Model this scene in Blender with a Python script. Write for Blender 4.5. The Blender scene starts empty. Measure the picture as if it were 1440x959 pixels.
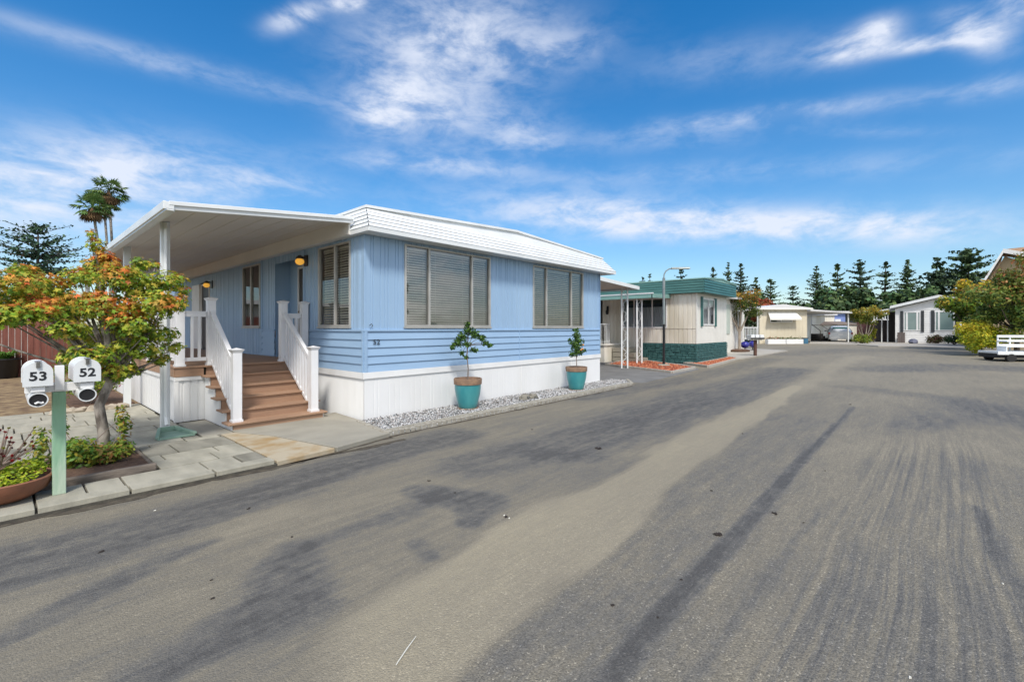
import bpy, math, random
import numpy as np
from mathutils import Matrix, Vector, noise as mnoise
R = math.radians
C = bpy.context.scene.collection
rnd = random.Random(7)
# ------------------------------------------------------------------ frame of reference
TH = math.atan2(570, 640); S_, C_ = math.sin(TH), math.cos(TH)
EYE = 1.6; HOR = 462.0; FPX = 640.0
FW = (C_, S_); RT = (S_, -C_)             # view direction / its right, in world x (along road), y (away from road)
def gz(u):
    t = min(max((u-12)/34.0, 0), 1); return 0.35*t*t*(3-2*t)
def P(x, Z, z=0.0):
    r = (x-720)/FPX
    return Vector((Z*(C_+r*S_), Z*(S_-r*C_), z))
def G(x, y, h=0.0):
    Z = EYE*FPX/(y-HOR)
    for _ in range(12):
        g = gz(P(x, Z).x); Z = (EYE-g-h)*FPX/(y-HOR)
    p = P(x, Z); p.z = gz(p.x)+h
    return p
# ------------------------------------------------------------------ materials
MATS = {}
def newmat(name):
    m = bpy.data.materials.new(name); m.use_nodes = True
    nt = m.node_tree; b = nt.nodes['Principled BSDF']
    MATS[name] = m
    return m, nt, b
def mat(name, col, rough=.6, col2=None, scale=3.0, bump=0.0, bscale=60.0, metal=0.0, stretch=(1,1,1), spec=.5, detail=5, lo=.35, hi=.65, emit=0, coat=0):
    m, nt, b = newmat(name); L = nt.links
    tc = nt.nodes.new('ShaderNodeTexCoord'); mp = nt.nodes.new('ShaderNodeMapping'); mp.inputs['Scale'].default_value = stretch
    L.new(tc.outputs['Object'], mp.inputs['Vector'])
    n = nt.nodes.new('ShaderNodeTexNoise'); n.inputs['Scale'].default_value = scale; n.inputs['Detail'].default_value = detail
    L.new(mp.outputs[0], n.inputs['Vector'])
    mr = nt.nodes.new('ShaderNodeMapRange'); mr.inputs[1].default_value = lo; mr.inputs[2].default_value = hi
    L.new(n.outputs['Fac'], mr.inputs[0])
    mx = nt.nodes.new('ShaderNodeMix'); mx.data_type = 'RGBA'
    c2 = col2 or tuple(c*.88 for c in col)
    mx.inputs[6].default_value = (*col, 1); mx.inputs[7].default_value = (*c2, 1)
    L.new(mr.outputs[0], mx.inputs[0]); L.new(mx.outputs[2], b.inputs['Base Color'])
    b.inputs['Roughness'].default_value = rough; b.inputs['Metallic'].default_value = metal
    b.inputs['Specular IOR Level'].default_value = spec
    if coat: b.inputs['Coat Weight'].default_value = coat
    if emit:
        b.inputs['Emission Color'].default_value = (*col, 1); b.inputs['Emission Strength'].default_value = emit
    if bump:
        n2 = nt.nodes.new('ShaderNodeTexNoise'); n2.inputs['Scale'].default_value = bscale; n2.inputs['Detail'].default_value = 4
        L.new(mp.outputs[0], n2.inputs['Vector'])
        bp = nt.nodes.new('ShaderNodeBump'); bp.inputs['Strength'].default_value = bump; bp.inputs['Distance'].default_value = .01
        L.new(n2.outputs['Fac'], bp.inputs['Height']); L.new(bp.outputs[0], b.inputs['Normal'])
    return m
def leafmat(name, trans=.35, rough=.5):
    m, nt, b = newmat(name); L = nt.links
    at = nt.nodes.new('ShaderNodeVertexColor'); at.layer_name = 'Col'
    L.new(at.outputs[0], b.inputs['Base Color']); b.inputs['Roughness'].default_value = rough
    b.inputs['Specular IOR Level'].default_value = .3
    t = nt.nodes.new('ShaderNodeBsdfTranslucent'); mx = nt.nodes.new('ShaderNodeMixShader'); mx.inputs[0].default_value = trans
    L.new(at.outputs[0], t.inputs[0]); L.new(b.outputs[0], mx.inputs[1]); L.new(t.outputs[0], mx.inputs[2])
    L.new(mx.outputs[0], nt.nodes['Material Output'].inputs['Surface'])
    return m
def glassmat(name, tint=(.75, .8, .8), base=.10, ior=1.38):
    m, nt, b = newmat(name); L = nt.links
    nt.nodes.remove(b)
    tr = nt.nodes.new('ShaderNodeBsdfTransparent'); tr.inputs[0].default_value = (*tint, 1)
    gl = nt.nodes.new('ShaderNodeBsdfGlossy'); gl.inputs['Roughness'].default_value = .02
    fr = nt.nodes.new('ShaderNodeFresnel'); fr.inputs[0].default_value = ior
    ad = nt.nodes.new('ShaderNodeMath'); ad.operation = 'ADD'; ad.inputs[1].default_value = base; ad.use_clamp = True
    n = nt.nodes.new('ShaderNodeTexNoise'); n.inputs['Scale'].default_value = .8
    bp = nt.nodes.new('ShaderNodeBump'); bp.inputs['Strength'].default_value = .12; bp.inputs['Distance'].default_value = .02
    L.new(n.outputs['Fac'], bp.inputs['Height']); L.new(bp.outputs[0], gl.inputs['Normal'])
    mx = nt.nodes.new('ShaderNodeMixShader')
    L.new(fr.outputs[0], ad.inputs[0]); L.new(ad.outputs[0], mx.inputs[0]); L.new(tr.outputs[0], mx.inputs[1]); L.new(gl.outputs[0], mx.inputs[2])
    L.new(mx.outputs[0], nt.nodes['Material Output'].inputs['Surface'])
    return m
W_PAINT = mat('white paint', (.84, .84, .83), .45, (.77, .77, .76), 2.2, .05, 40)
W_METAL = mat('white metal', (.78, .80, .80), .35, (.70, .72, .72), 1.5)
W_SKIRT = mat('white skirt panel', (.82, .82, .815), .5, (.755, .75, .735), 1.4, .03, 20, stretch=(1, 1, .25))
W_VINYL = mat('white vinyl', (.82, .82, .83), .35, (.76, .76, .77), 3)
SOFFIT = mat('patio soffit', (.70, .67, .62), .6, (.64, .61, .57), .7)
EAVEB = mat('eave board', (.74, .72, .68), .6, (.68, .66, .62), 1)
BLUE = mat('blue siding', (.345, .495, .67), .5, (.285, .43, .61), 1.3, .05, 30, stretch=(1, 1, .35), lo=.3, hi=.7)
BLUE2 = mat('blue lap siding', (.325, .475, .66), .5, (.285, .43, .615), 1.6, .05, 30, stretch=(.4, .4, 2))
DECKB = mat('brown composite board', (.385, .236, .15), .65, (.32, .195, .125), 3.5, .15, 30, stretch=(.4, 3, 3))
ALU = mat('window aluminium', (.52, .50, .46), .4, (.44, .43, .40), 4, metal=.3)
BLIND = mat('blind slat', (.86, .83, .72), .5, (.78, .75, .64), 6)
GLASS = glassmat('window glass', (.88, .9, .9), base=.15)
GLASS_S = glassmat('side window glass', (.95, .95, .93), .10, 1.38)
GLASS2 = glassmat('dark window glass', (.45, .5, .5), .12)
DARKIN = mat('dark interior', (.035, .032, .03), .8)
ROOMW = mat('room wall', (.35, .32, .27), .8)
BLACKP = mat('black paint', (.015, .015, .017), .4)
AMBER = mat('amber glass', (.85, .42, .06), .25, (.9, .5, .1), 5, emit=.45)
TERRA = mat('terracotta', (.30, .12, .065), .75, (.20, .085, .05), 6, .2, 40)
CLAYRIM = mat('unglazed clay rim', (.27, .17, .105), .8, (.19, .12, .08), 14, .25, 60)
TEAL = mat('teal glaze', (.03, .23, .26), .28, (.08, .33, .34), 2.6, .05, 14, stretch=(1, 1, .5), coat=.3)
SOIL = mat('soil', (.05, .033, .022), .9, (.09, .06, .04), 20, .8, 50)
BARK = mat('bark', (.34, .30, .26), .85, (.11, .09, .075), 11, 1.0, 45, stretch=(1, 1, .45), lo=.42, hi=.58, detail=8)
BARKP = mat('pale bark', (.42, .36, .29), .8, (.28, .22, .17), 10, .5, 50, stretch=(1, 1, .3))
BARKD = mat('dark bark', (.07, .055, .045), .9, (.12, .09, .07), 8, .6, 30)
GPOST = mat('green painted post', (.25, .43, .28), .7, (.42, .52, .40), 9, .5, 40, stretch=(1, 1, .18), lo=.42, hi=.6, detail=8)
REDFENCE = mat('red brown fence boards', (.15, .045, .032), .75, (.24, .085, .06), 4, .3, 30, stretch=(3, 3, .3))
GREYFENCE = mat('weathered grey fence boards', (.085, .070, .066), .8, (.13, .11, .105), 5, .3, 30, stretch=(3, 3, .3))
OLDWOOD = mat('old wood edging', (.22, .18, .145), .85, (.11, .09, .07), 9, .8, 40, stretch=(.4, 2, 2))
CONC = mat('concrete', (.345, .32, .262), .85, (.28, .262, .215), 2.2, .25, 60, detail=9)
CONC2 = mat('driveway concrete', (.20, .195, .185), .85, (.15, .147, .14), 1.6, .3, 60, detail=9)
PALECONC = mat('pale sidewalk', (.42, .39, .34), .85, (.36, .335, .29), .8)
STAINED = mat('stained flagstone', (.42, .36, .26), .85, (.33, .21, .08), 3.2, .3, 30, detail=8, lo=.45, hi=.7)
def paver_mat():
    m = mat('flagstone paver', (.40, .375, .30), .85, (.29, .275, .22), 2.5, .45, 18, stretch=(2.2, .8, 1), detail=9)
    return m
PAVER = paver_mat()
PAVER2 = mat('dark flagstone paver', (.28, .265, .215), .85, (.18, .17, .135), 2.5, .5, 18, stretch=(2, .8, 1), detail=9)
CREAM = mat('cream siding', (.82, .78, .69), .55, (.60, .555, .45), 1.3, .03, 20, stretch=(1, 1, .3))
CREAMW = mat('off white siding', (.78, .76, .70), .55, (.72, .70, .64), 1.3)
BEIGE = mat('beige siding', (.72, .65, .50), .55, (.60, .535, .40), .6)
GREENT = mat('green trim', (.035, .125, .115), .45, (.055, .165, .150), 2, stretch=(.5, .5, 2))
GREENS = mat('green painted stone', (.022, .085, .085), .6, (.05, .14, .135), 6, .8, 25)
GREENL = mat('pale green trim', (.22, .40, .36), .5)
REDMULCH = mat('red mulch', (.27, .065, .028), .9, (.40, .12, .055), 30, 1.0, 90)
BROWNMULCH = mat('brown mulch', (.085, .045, .028), .9, (.14, .08, .05), 20, 1, 60)
ROOFW = mat('far white roof', (.66, .66, .66), .6, (.58, .58, .58), .5)
LAMPGREY = mat('galvanised pole', (.28, .32, .32), .45, (.22, .25, .25), 5, metal=.4)
CURTAIN = mat('white curtain', (.85, .86, .85), .8, (.66, .67, .67), 8, stretch=(6, 6, .3))
SHUTTER = mat('dark shutter', (.045, .05, .055), .5)
COBALT = mat('cobalt glaze', (.02, .02, .20), .25, (.03, .03, .28), 4, coat=.4)
BROWNPOST = mat('brown post', (.10, .045, .03), .7)
TAN = mat('tan stucco', (.42, .33, .21), .8, (.37, .29, .185), 2)
TANROOF = mat('tan shingle roof', (.33, .205, .12), .85, (.25, .155, .09), 9, .4, 40)
ROCK = mat('garden rock', (.25, .23, .19), .85, (.16, .15, .125), 5, .6, 20)
SILVER = mat('silver car paint', (.66, .68, .69), .25, (.62, .64, .65), 2, metal=.0, coat=.6)
CARGL = mat('car glass', (.02, .07, .06), .06, (.05, .14, .12), 2, spec=.8)
REDL = mat('tail light', (.30, .02, .02), .3, coat=.5)
RUBBER = mat('rubber', (.02, .02, .02), .8)
CHROME = mat('chrome', (.6, .6, .6), .2, metal=1)
PERI = mat('periwinkle siding', (.20, .27, .55), .6)
ORANGE = mat('orange chair fabric', (.75, .28, .03), .7)
PURPLE = mat('purple foliage pot', (.10, .08, .2), .6)
BRONZE = mat('brown gate', (.09, .03, .03), .7)
GRAV1 = None
LEAF = leafmat('leaves')
LEAFN = leafmat('conifer needles', .1, .7)
TWIG = mat('bare twig', (.20, .15, .12), .8)
GREENBLOCK = mat('green splash block', (.21, .33, .25), .8, (.28, .40, .31), 6, .2, 30)
INK = mat('black numerals', (.012, .014, .018), .5)
LITTER = mat('pale litter', (.7, .68, .6), .8)
BLUEBIN = mat('blue bin', (.05, .16, .26), .5)
# ------------------------------------------------------------------ geometry helpers
class Fr:
    """a vertical plane frame: a along the wall, n outwards, z up"""
    def __init__(s, o, A, N): s.o = Vector((o[0], o[1], 0)); s.A = Vector((A[0], A[1], 0)); s.N = Vector((N[0], N[1], 0))
    def p(s, a, n, z): return s.o + s.A*a + s.N*n + Vector((0, 0, z))
XF = Fr((0, 0), (1, 0), (0, 1))
class MB:
    def __init__(s): s.v = []; s.f = []; s.c = []
    def add(s, vs, fs, col=None):
        k = len(s.v); s.v += [tuple(v) for v in vs]
        for f in fs: s.f.append(tuple(i+k for i in f)); s.c.append(col)
        return s
    def hexa(s, p, col=None):  # 8 points: bottom 4 ccw, top 4
        return s.add(p, [(3, 2, 1, 0), (4, 5, 6, 7), (0, 1, 5, 4), (1, 2, 6, 5), (2, 3, 7, 6), (3, 0, 4, 7)], col)
    def box(s, x0, x1, y0, y1, z0, z1, col=None):
        return s.hexa([(x0, y0, z0), (x1, y0, z0), (x1, y1, z0), (x0, y1, z0), (x0, y0, z1), (x1, y0, z1), (x1, y1, z1), (x0, y1, z1)], col)
    def fbox(s, F, a0, a1, n0, n1, z0, z1):
        q = F.p
        return s.hexa([q(a0, n0, z0), q(a1, n0, z0), q(a1, n1, z0), q(a0, n1, z0), q(a0, n0, z1), q(a1, n0, z1), q(a1, n1, z1), q(a0, n1, z1)])
    def quad(s, a, b, c, d, col=None): return s.add([a, b, c, d], [(0, 1, 2, 3)], col)
    def prism(s, poly, z0, z1, zf=None):
        n = len(poly); zf = zf or (lambda p: 0)
        vs = [(p[0], p[1], z0+zf(p)) for p in poly]+[(p[0], p[1], z1+zf(p)) for p in poly]
        return s.add(vs, [tuple(range(n))[::-1], tuple(range(n, 2*n))]+[(i, (i+1) % n, n+(i+1) % n, n+i) for i in range(n)])
    def tube(s, pts, rad, n=8, cap=True, col=None):
        pts = [Vector(p) for p in pts]
        if not isinstance(rad, (list, tuple)): rad = [rad]*len(pts)
        rings = []; up = None
        for i, p in enumerate(pts):
            d = (pts[min(i+1, len(pts)-1)]-pts[max(i-1, 0)])
            d = d.normalized() if d.length > 1e-9 else Vector((0, 0, 1))
            if up is None: up = Vector((1, 0, 0)) if abs(d.x) < .8 else Vector((0, 1, 0))
            a = d.cross(up).normalized(); b = d.cross(a).normalized(); up = a.cross(d) if False else up
            rings += [p + a*(rad[i]*math.cos(2*math.pi*k/n)) + b*(rad[i]*math.sin(2*math.pi*k/n)) for k in range(n)]
        fs = []
        for i in range(len(pts)-1):
            for k in range(n):
                fs.append((i*n+k, i*n+(k+1) % n, (i+1)*n+(k+1) % n, (i+1)*n+k))
        if cap:
            fs.append(tuple(range(n))[::-1]); fs.append(tuple((len(pts)-1)*n+k for k in range(n)))
        return s.add(rings, fs, col)
    def lathe(s, c, prof, n=28, sx=1, sy=1):
        vs = []; fs = []
        for (r, z) in prof:
            vs += [(c[0]+r*sx*math.cos(2*math.pi*k/n), c[1]+r*sy*math.sin(2*math.pi*k/n), c[2]+z) for k in range(n)]
        for i in range(len(prof)-1):
            for k in range(n): fs.append((i*n+k, i*n+(k+1) % n, (i+1)*n+(k+1) % n, (i+1)*n+k))
        fs.append(tuple(range(n))[::-1]); fs.append(tuple((len(prof)-1)*n+k for k in range(n)))
        return s.add(vs, fs)
    def blob(s, c, rx, ry, rz, seed=0, n=12, m=8, amp=.2):
        vs = []; fs = []
        for j in range(m+1):
            t = math.pi*j/m
            for k in range(n):
                a = 2*math.pi*k/n; d = Vector((math.sin(t)*math.cos(a), math.sin(t)*math.sin(a), math.cos(t)))
                w = 1+amp*mnoise.noise(d*1.7+Vector((seed*3.1, 0, 0)))
                vs.append((c[0]+d.x*rx*w, c[1]+d.y*ry*w, c[2]+d.z*rz*w))
        for j in range(m):
            for k in range(n): fs.append((j*n+k, j*n+(k+1) % n, (j+1)*n+(k+1) % n, (j+1)*n+k))
        return s.add(vs, fs)
    def grooves(s, F, a0, a1, z0, z1, pitch=.1, w=.018, d=.010, n=0.0, ph=0.0, var=0):
        pts = [(a0, 0)]; k = math.floor((a0-ph)/pitch)-1
        while True:
            g = ph+k*pitch + (var*pitch*.28*math.sin(k*2.3) if var else 0); k += 1
            if g+w > a1: break
            if g-w < a0: continue
            pts += [(g-w/2-.005, 0), (g-w/2, -d), (g+w/2, -d), (g+w/2+.005, 0)]
        pts.append((a1, 0))
        vs = []; fs = []
        for i, (a, q) in enumerate(pts):
            vs += [F.p(a, n+q, z0), F.p(a, n+q, z1)]
            if i: fs.append((2*i-2, 2*i, 2*i+1, 2*i-1))
        return s.add(vs, fs)
    def laps(s, F, a0, a1, z0, z1, cnt, d=.022, n=0.0):
        h = (z1-z0)/cnt
        for i in range(cnt):
            b = z0+i*h; t = b+h
            s.quad(F.p(a0, n+d, b), F.p(a1, n+d, b), F.p(a1, n+.003, t), F.p(a0, n+.003, t))
            s.quad(F.p(a0, n, b), F.p(a1, n, b), F.p(a1, n+d, b), F.p(a0, n+d, b))
            s.add([F.p(a0, n, b), F.p(a0, n+d, b), F.p(a0, n+.003, t)], [(0, 1, 2)]); s.add([F.p(a1, n, b), F.p(a1, n+d, b), F.p(a1, n+.003, t)], [(0, 1, 2)])
        return s
    def build(s, name, m, parent=None, local=False, smooth=False, bev=0):
        me = bpy.data.meshes.new(name)
        vs = s.v
        if parent is not None and not local:
            inv = WM[parent.name].inverted(); vs = [inv @ Vector(v) for v in vs]
        me.from_pydata([tuple(v) for v in vs], [], s.f)
        me.materials.append(m)
        if any(c is not None for c in s.c):
            at = me.color_attributes.new('Col', 'BYTE_COLOR', 'CORNER')
            arr = np.empty((len(me.loops), 4), dtype=np.float32); i = 0
            for f, c in zip(s.f, s.c):
                arr[i:i+len(f)] = (*(c or (.5, .5, .5)), 1); i += len(f)
            at.data.foreach_set('color', arr.ravel())
        if smooth:
            me.polygons.foreach_set('use_smooth', [True]*len(me.polygons))
        me.update()
        o = bpy.data.objects.new(name, me); C.objects.link(o)
        if parent is not None:
            o.parent = parent; WM[o.name] = WM[parent.name]
        else: WM[o.name] = Matrix.Identity(4)
        if smooth:
            try: me.set_sharp_from_angle(angle=R(40))
            except Exception: pass
        if bev:
            b = o.modifiers.new('bevel', 'BEVEL'); b.width = bev; b.segments = 2; b.limit_method = 'ANGLE'
        return o
WM = {}
def thing(name, label, cat, loc, rz=0, group=None):
    o = bpy.data.objects.new(name, None); C.objects.link(o)
    o.empty_display_size = .2; o.location = loc; o.rotation_euler = (0, 0, rz); o['label'] = label; o['category'] = cat
    if group: o['group'] = group
    WM[o.name] = Matrix.Translation(Vector(loc)) @ Matrix.Rotation(rz, 4, 'Z')
    return o
def tag(o, label, cat, group=None, kind=None):
    o['label'] = label; o['category'] = cat
    if group: o['group'] = group
    if kind: o['kind'] = kind
    return o
def struct(o): o['kind'] = 'structure'; return o
def recentre(o, loc):
    """put the origin of a one-mesh thing at its base"""
    loc = Vector(loc); o.data.transform(Matrix.Translation(-loc)); o.location = loc; WM[o.name] = Matrix.Translation(loc); return o
def copy_tree(o, parent=None):
    c = o.copy(); C.objects.link(c)
    if parent is not None: c.parent = parent
    for ch in list(o.children): copy_tree(ch, c)
    return c
def cells(a0, a1, z0, z1, holes, fn):
    x = a0
    for (h0, h1, b, t) in sorted(holes):
        if h0 > x: fn(x, h0, z0, z1)
        if b > z0: fn(h0, h1, z0, b)
        if t < z1: fn(h0, h1, t, z1)
        x = h1
    if x < a1: fn(x, a1, z0, z1)
def text_mesh(name, body, size, m, parent, mw, bold=.012, depth=.002, sx=1.0):
    cu = bpy.data.curves.new(name+'_curve', 'FONT'); cu.body = body; cu.size = size; cu.extrude = depth; cu.offset = bold*size
    cu.align_x = 'CENTER'; cu.space_character = 1.05
    t = bpy.data.objects.new(name+'_tmp', cu); C.objects.link(t)
    dg = bpy.context.evaluated_depsgraph_get(); dg.update()
    me = bpy.data.meshes.new_from_object(t.evaluated_get(dg)); bpy.data.objects.remove(t)
    me.materials.clear(); me.materials.append(m)
    me.transform(mw @ Matrix.Diagonal((sx, 1, 1, 1)))
    if parent is not None: me.transform(WM[parent.name].inverted())
    o = bpy.data.objects.new(name, me); C.objects.link(o)
    if parent is not None: o.parent = parent
    return o
def fmat(F, a, n, z):
    """matrix whose x runs along the wall, y up, z outwards"""
    p = F.p(a, n, z); m = Matrix.Identity(4)
    for i in range(3):
        m[i][0] = F.A[i]; m[i][1] = (0, 0, 1)[i]; m[i][2] = F.N[i]; m[i][3] = p[i]
    return m
# ------------------------------------------------------------------ ground and road
def ss(x, a, b):
    t = np.clip((x-a)/(b-a), 0, 1); return t*t*(3-2*t)
ul = list(np.arange(-6, -1, .12))+list(np.arange(-1, 9, .045))+list(np.arange(9, 14, .08))+list(np.arange(14, 22, .14))+list(np.arange(22, 34, .35))+list(np.arange(34, 64.1, 1.5))
vl = list(np.arange(-40, -8, 2.))+list(np.arange(-8, -3, .2))+list(np.arange(-3, 6.2, .045))+list(np.arange(6.2, 15, .4))
ug, vg = np.meshgrid(np.array(ul), np.array(vl), indexing='ij')
tt = np.clip((ug-12)/34., 0, 1); zg = .35*tt*tt*(3-2*tt)
dark = np.zeros_like(ug)
def wob(sc, seed, su=1., sv=1.):
    # cheap smooth noise: sum of rotated sines
    r_ = np.random.RandomState(seed); o = np.zeros_like(ug)
    for i in range(9):
        a = r_.uniform(0, 6.28); f = sc*r_.uniform(.6, 2.2)
        o += np.sin((ug*su*math.cos(a)+vg*sv*math.sin(a))*f+r_.uniform(0, 6.28))/9*1.8
    return o
w1 = wob(2.2, 3, .5, 1.4); w2 = wob(6, 8, .35, 1.5); w3 = wob(16, 5, .5, 1.3)
def stroke(px, width, amt, soft=.5, jag=.5):
    global dark
    pts = [G(*p) for p in px]; d = np.full_like(ug, 1e9)
    wd = width if isinstance(width, (list, tuple)) else [width]*len(pts); wl = np.zeros_like(ug)
    for i in range(len(pts)-1):
        a, b = pts[i], pts[i+1]; ex, ey = b.x-a.x, b.y-a.y; L2 = ex*ex+ey*ey+1e-9
        t = np.clip(((ug-a.x)*ex+(vg-a.y)*ey)/L2, 0, 1)
        dd = np.hypot(ug-a.x-t*ex, vg-a.y-t*ey); ww = wd[i]+(wd[i+1]-wd[i])*t
        q = dd/ww; m = q < d; d = np.where(m, q, d)
    d = d*(1+jag*(.28*w1+.22*w2+.14*w3))
    dark += amt*.85*(1-ss(d, 1-soft, 1+soft))
# seal-coat wear, patches and tyre streaks that belong to the asphalt itself
stroke([(0, 800), (180, 752), (330, 705), (500, 650), (640, 612)], [.42, .38, .36, .34, .4], .75, .5, .5)
stroke([(0, 905), (110, 845), (230, 785), (300, 760)], [.12, .13, .1, .05], .55, .6, .9)
stroke([(450, 700), (560, 672), (640, 655)], .16, .35, .8, .9)
stroke([(415, 775), (400, 850), (330, 935), (300, 990)], [.16, .34, .42, .42], .7, .45, .6)
stroke([(440, 765), (540, 730), (620, 700)], [.1, .14, .12], .45, .8, .9)
stroke([(590, 690), (670, 705), (660, 735)], [.16, .26, .1], .75, .35, .5)
stroke([(585, 765), (605, 782)], .07, .5, .6, .9)
stroke([(680, 650), (790, 625), (900, 590), (1010, 555), (1110, 520)], [.45, .62, .8, .85, .8], .66, .55, .7)
stroke([(820, 560), (980, 530), (1080, 505)], [.3, .5, .6], .5, .5, .5)
stroke([(760, 640), (830, 645)], .22, .35, .5, .8)
stroke([(1, 880), (120, 900), (240, 850)], .3, -.2, .8, .9)
SW = [(400, 1010), (600, 880), (720, 800), (840, 715), (930, 660), (1010, 606), (1085, 562), (1120, 543)]; SWW = [.55, .42, .36, .40, .34, .36, .26, .12]
stroke(SW, SWW, -.68, .2, .9)
stroke([(1100, 556), (1160, 522), (1210, 500)], [.3, .35, .4], -.3, .7, .8)
stroke([(320, 745), (460, 700), (600, 660), (720, 645)], [.16, .2, .2, .2], -.25, .8, .8)
stroke([(740, 1010), (860, 800), (985, 690), (1050, 640), (1120, 590)], [.35, .55, .6, .6, .5], .16, .3, .4)
stroke([(835, 990), (905, 890), (1000, 790), (1060, 722), (1130, 645), (1200, 572)], [.055, .065, .07, .06, .055, .03], .9, .5, .2)
stroke([(960, 990), (1060, 840), (1120, 760), (1170, 700)], [.04, .04, .03, .02], .35, .8, .6)
stroke([(1475, 900), (1405, 780), (1372, 712)], [.07, .06, .04], .55, .6, .2)
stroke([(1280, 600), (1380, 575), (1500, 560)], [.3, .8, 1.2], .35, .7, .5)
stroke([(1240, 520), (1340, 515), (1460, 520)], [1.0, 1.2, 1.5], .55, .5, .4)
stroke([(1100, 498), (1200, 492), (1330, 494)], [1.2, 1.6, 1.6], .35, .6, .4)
stroke([(1180, 640), (1280, 620), (1380, 640)], [.3, .35, .35], -.22, .8, .8)
stroke([(1200, 545), (1330, 560), (1480, 600)], [.5, .5, .6], .4, .6, .6)
road_dark = dark+.08*w1+.06*w2+.03*w3-.22*ss(ug, 9, 16)
dark = np.zeros_like(ug); stroke(SW, [x*1.05 for x in SWW], 1, .14, .9); sm_ = dark.copy()
dark = np.zeros_like(ug); stroke([(700, 1100), (900, 830), (1040, 700), (1150, 620), (1300, 560)], [1.0, .9, .9, .9, .9], 1, .3, .3); stroke([(1100, 1100), (1250, 800), (1400, 640)], [1.2, 1.4, 1.5], 1, .4, .3)
coarse = np.clip(.30+dark*.8, 0, 1)*(1-np.clip(sm_, 0, 1)*.75)*(1-np.clip(road_dark, 0, 1)*.35)
def lateral(px):
    pts = [G(*p) for p in px]; best = np.full_like(ug, 1e9); sg = np.zeros_like(ug)
    for a, b in zip(pts[:-1], pts[1:]):
        ex, ey = b.x-a.x, b.y-a.y; L2 = ex*ex+ey*ey; t = np.clip(((ug-a.x)*ex+(vg-a.y)*ey)/L2, 0, 1); dx, dy = ug-a.x-t*ex, vg-a.y-t*ey; d = np.hypot(dx, dy)
        q = d < best; best = np.where(q, d, best); sg = np.where(q, np.sign(ex*dy-ey*dx)*d, sg)
    return sg
TY = lateral([(1240, 1080), (1268, 960), (1285, 850), (1283, 770), (1298, 700), (1306, 630), (1296, 570), (1270, 530)])
tm_ = (1-ss(np.abs(TY), .38, .62))*ss(ug, 1.2, 1.9)*(1-ss(ug, 7.5, 10.5))
dark = road_dark
def grid_mesh(name, U, V, Zc, m, attr=None, extra={}):
    nu, nv = U.shape
    co = np.stack([U.ravel(), V.ravel(), Zc.ravel()], 1)
    idx = np.arange(nu*nv).reshape(nu, nv)
    q = np.stack([idx[:-1, :-1].ravel(), idx[1:, :-1].ravel(), idx[1:, 1:].ravel(), idx[:-1, 1:].ravel()], 1)
    me = bpy.data.meshes.new(name); me.vertices.add(len(co)); me.vertices.foreach_set('co', co.ravel().astype(np.float32))
    me.loops.add(q.size); me.loops.foreach_set('vertex_index', q.ravel().astype(np.int32))
    me.polygons.add(len(q)); me.polygons.foreach_set('loop_start', (np.arange(len(q))*4).astype(np.int32))
    if attr is not None:
        a = me.attributes.new('wear', 'FLOAT', 'POINT'); a.data.foreach_set('value', attr.ravel().astype(np.float32))
    for k_e, v_e in extra.items():
        a = me.attributes.new(k_e, 'FLOAT', 'POINT'); a.data.foreach_set('value', v_e.ravel().astype(np.float32))
    me.update(calc_edges=True); me.validate(); me.materials.append(m)
    o = bpy.data.objects.new(name, me); C.objects.link(o); WM[o.name] = Matrix.Identity(4); return o
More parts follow.
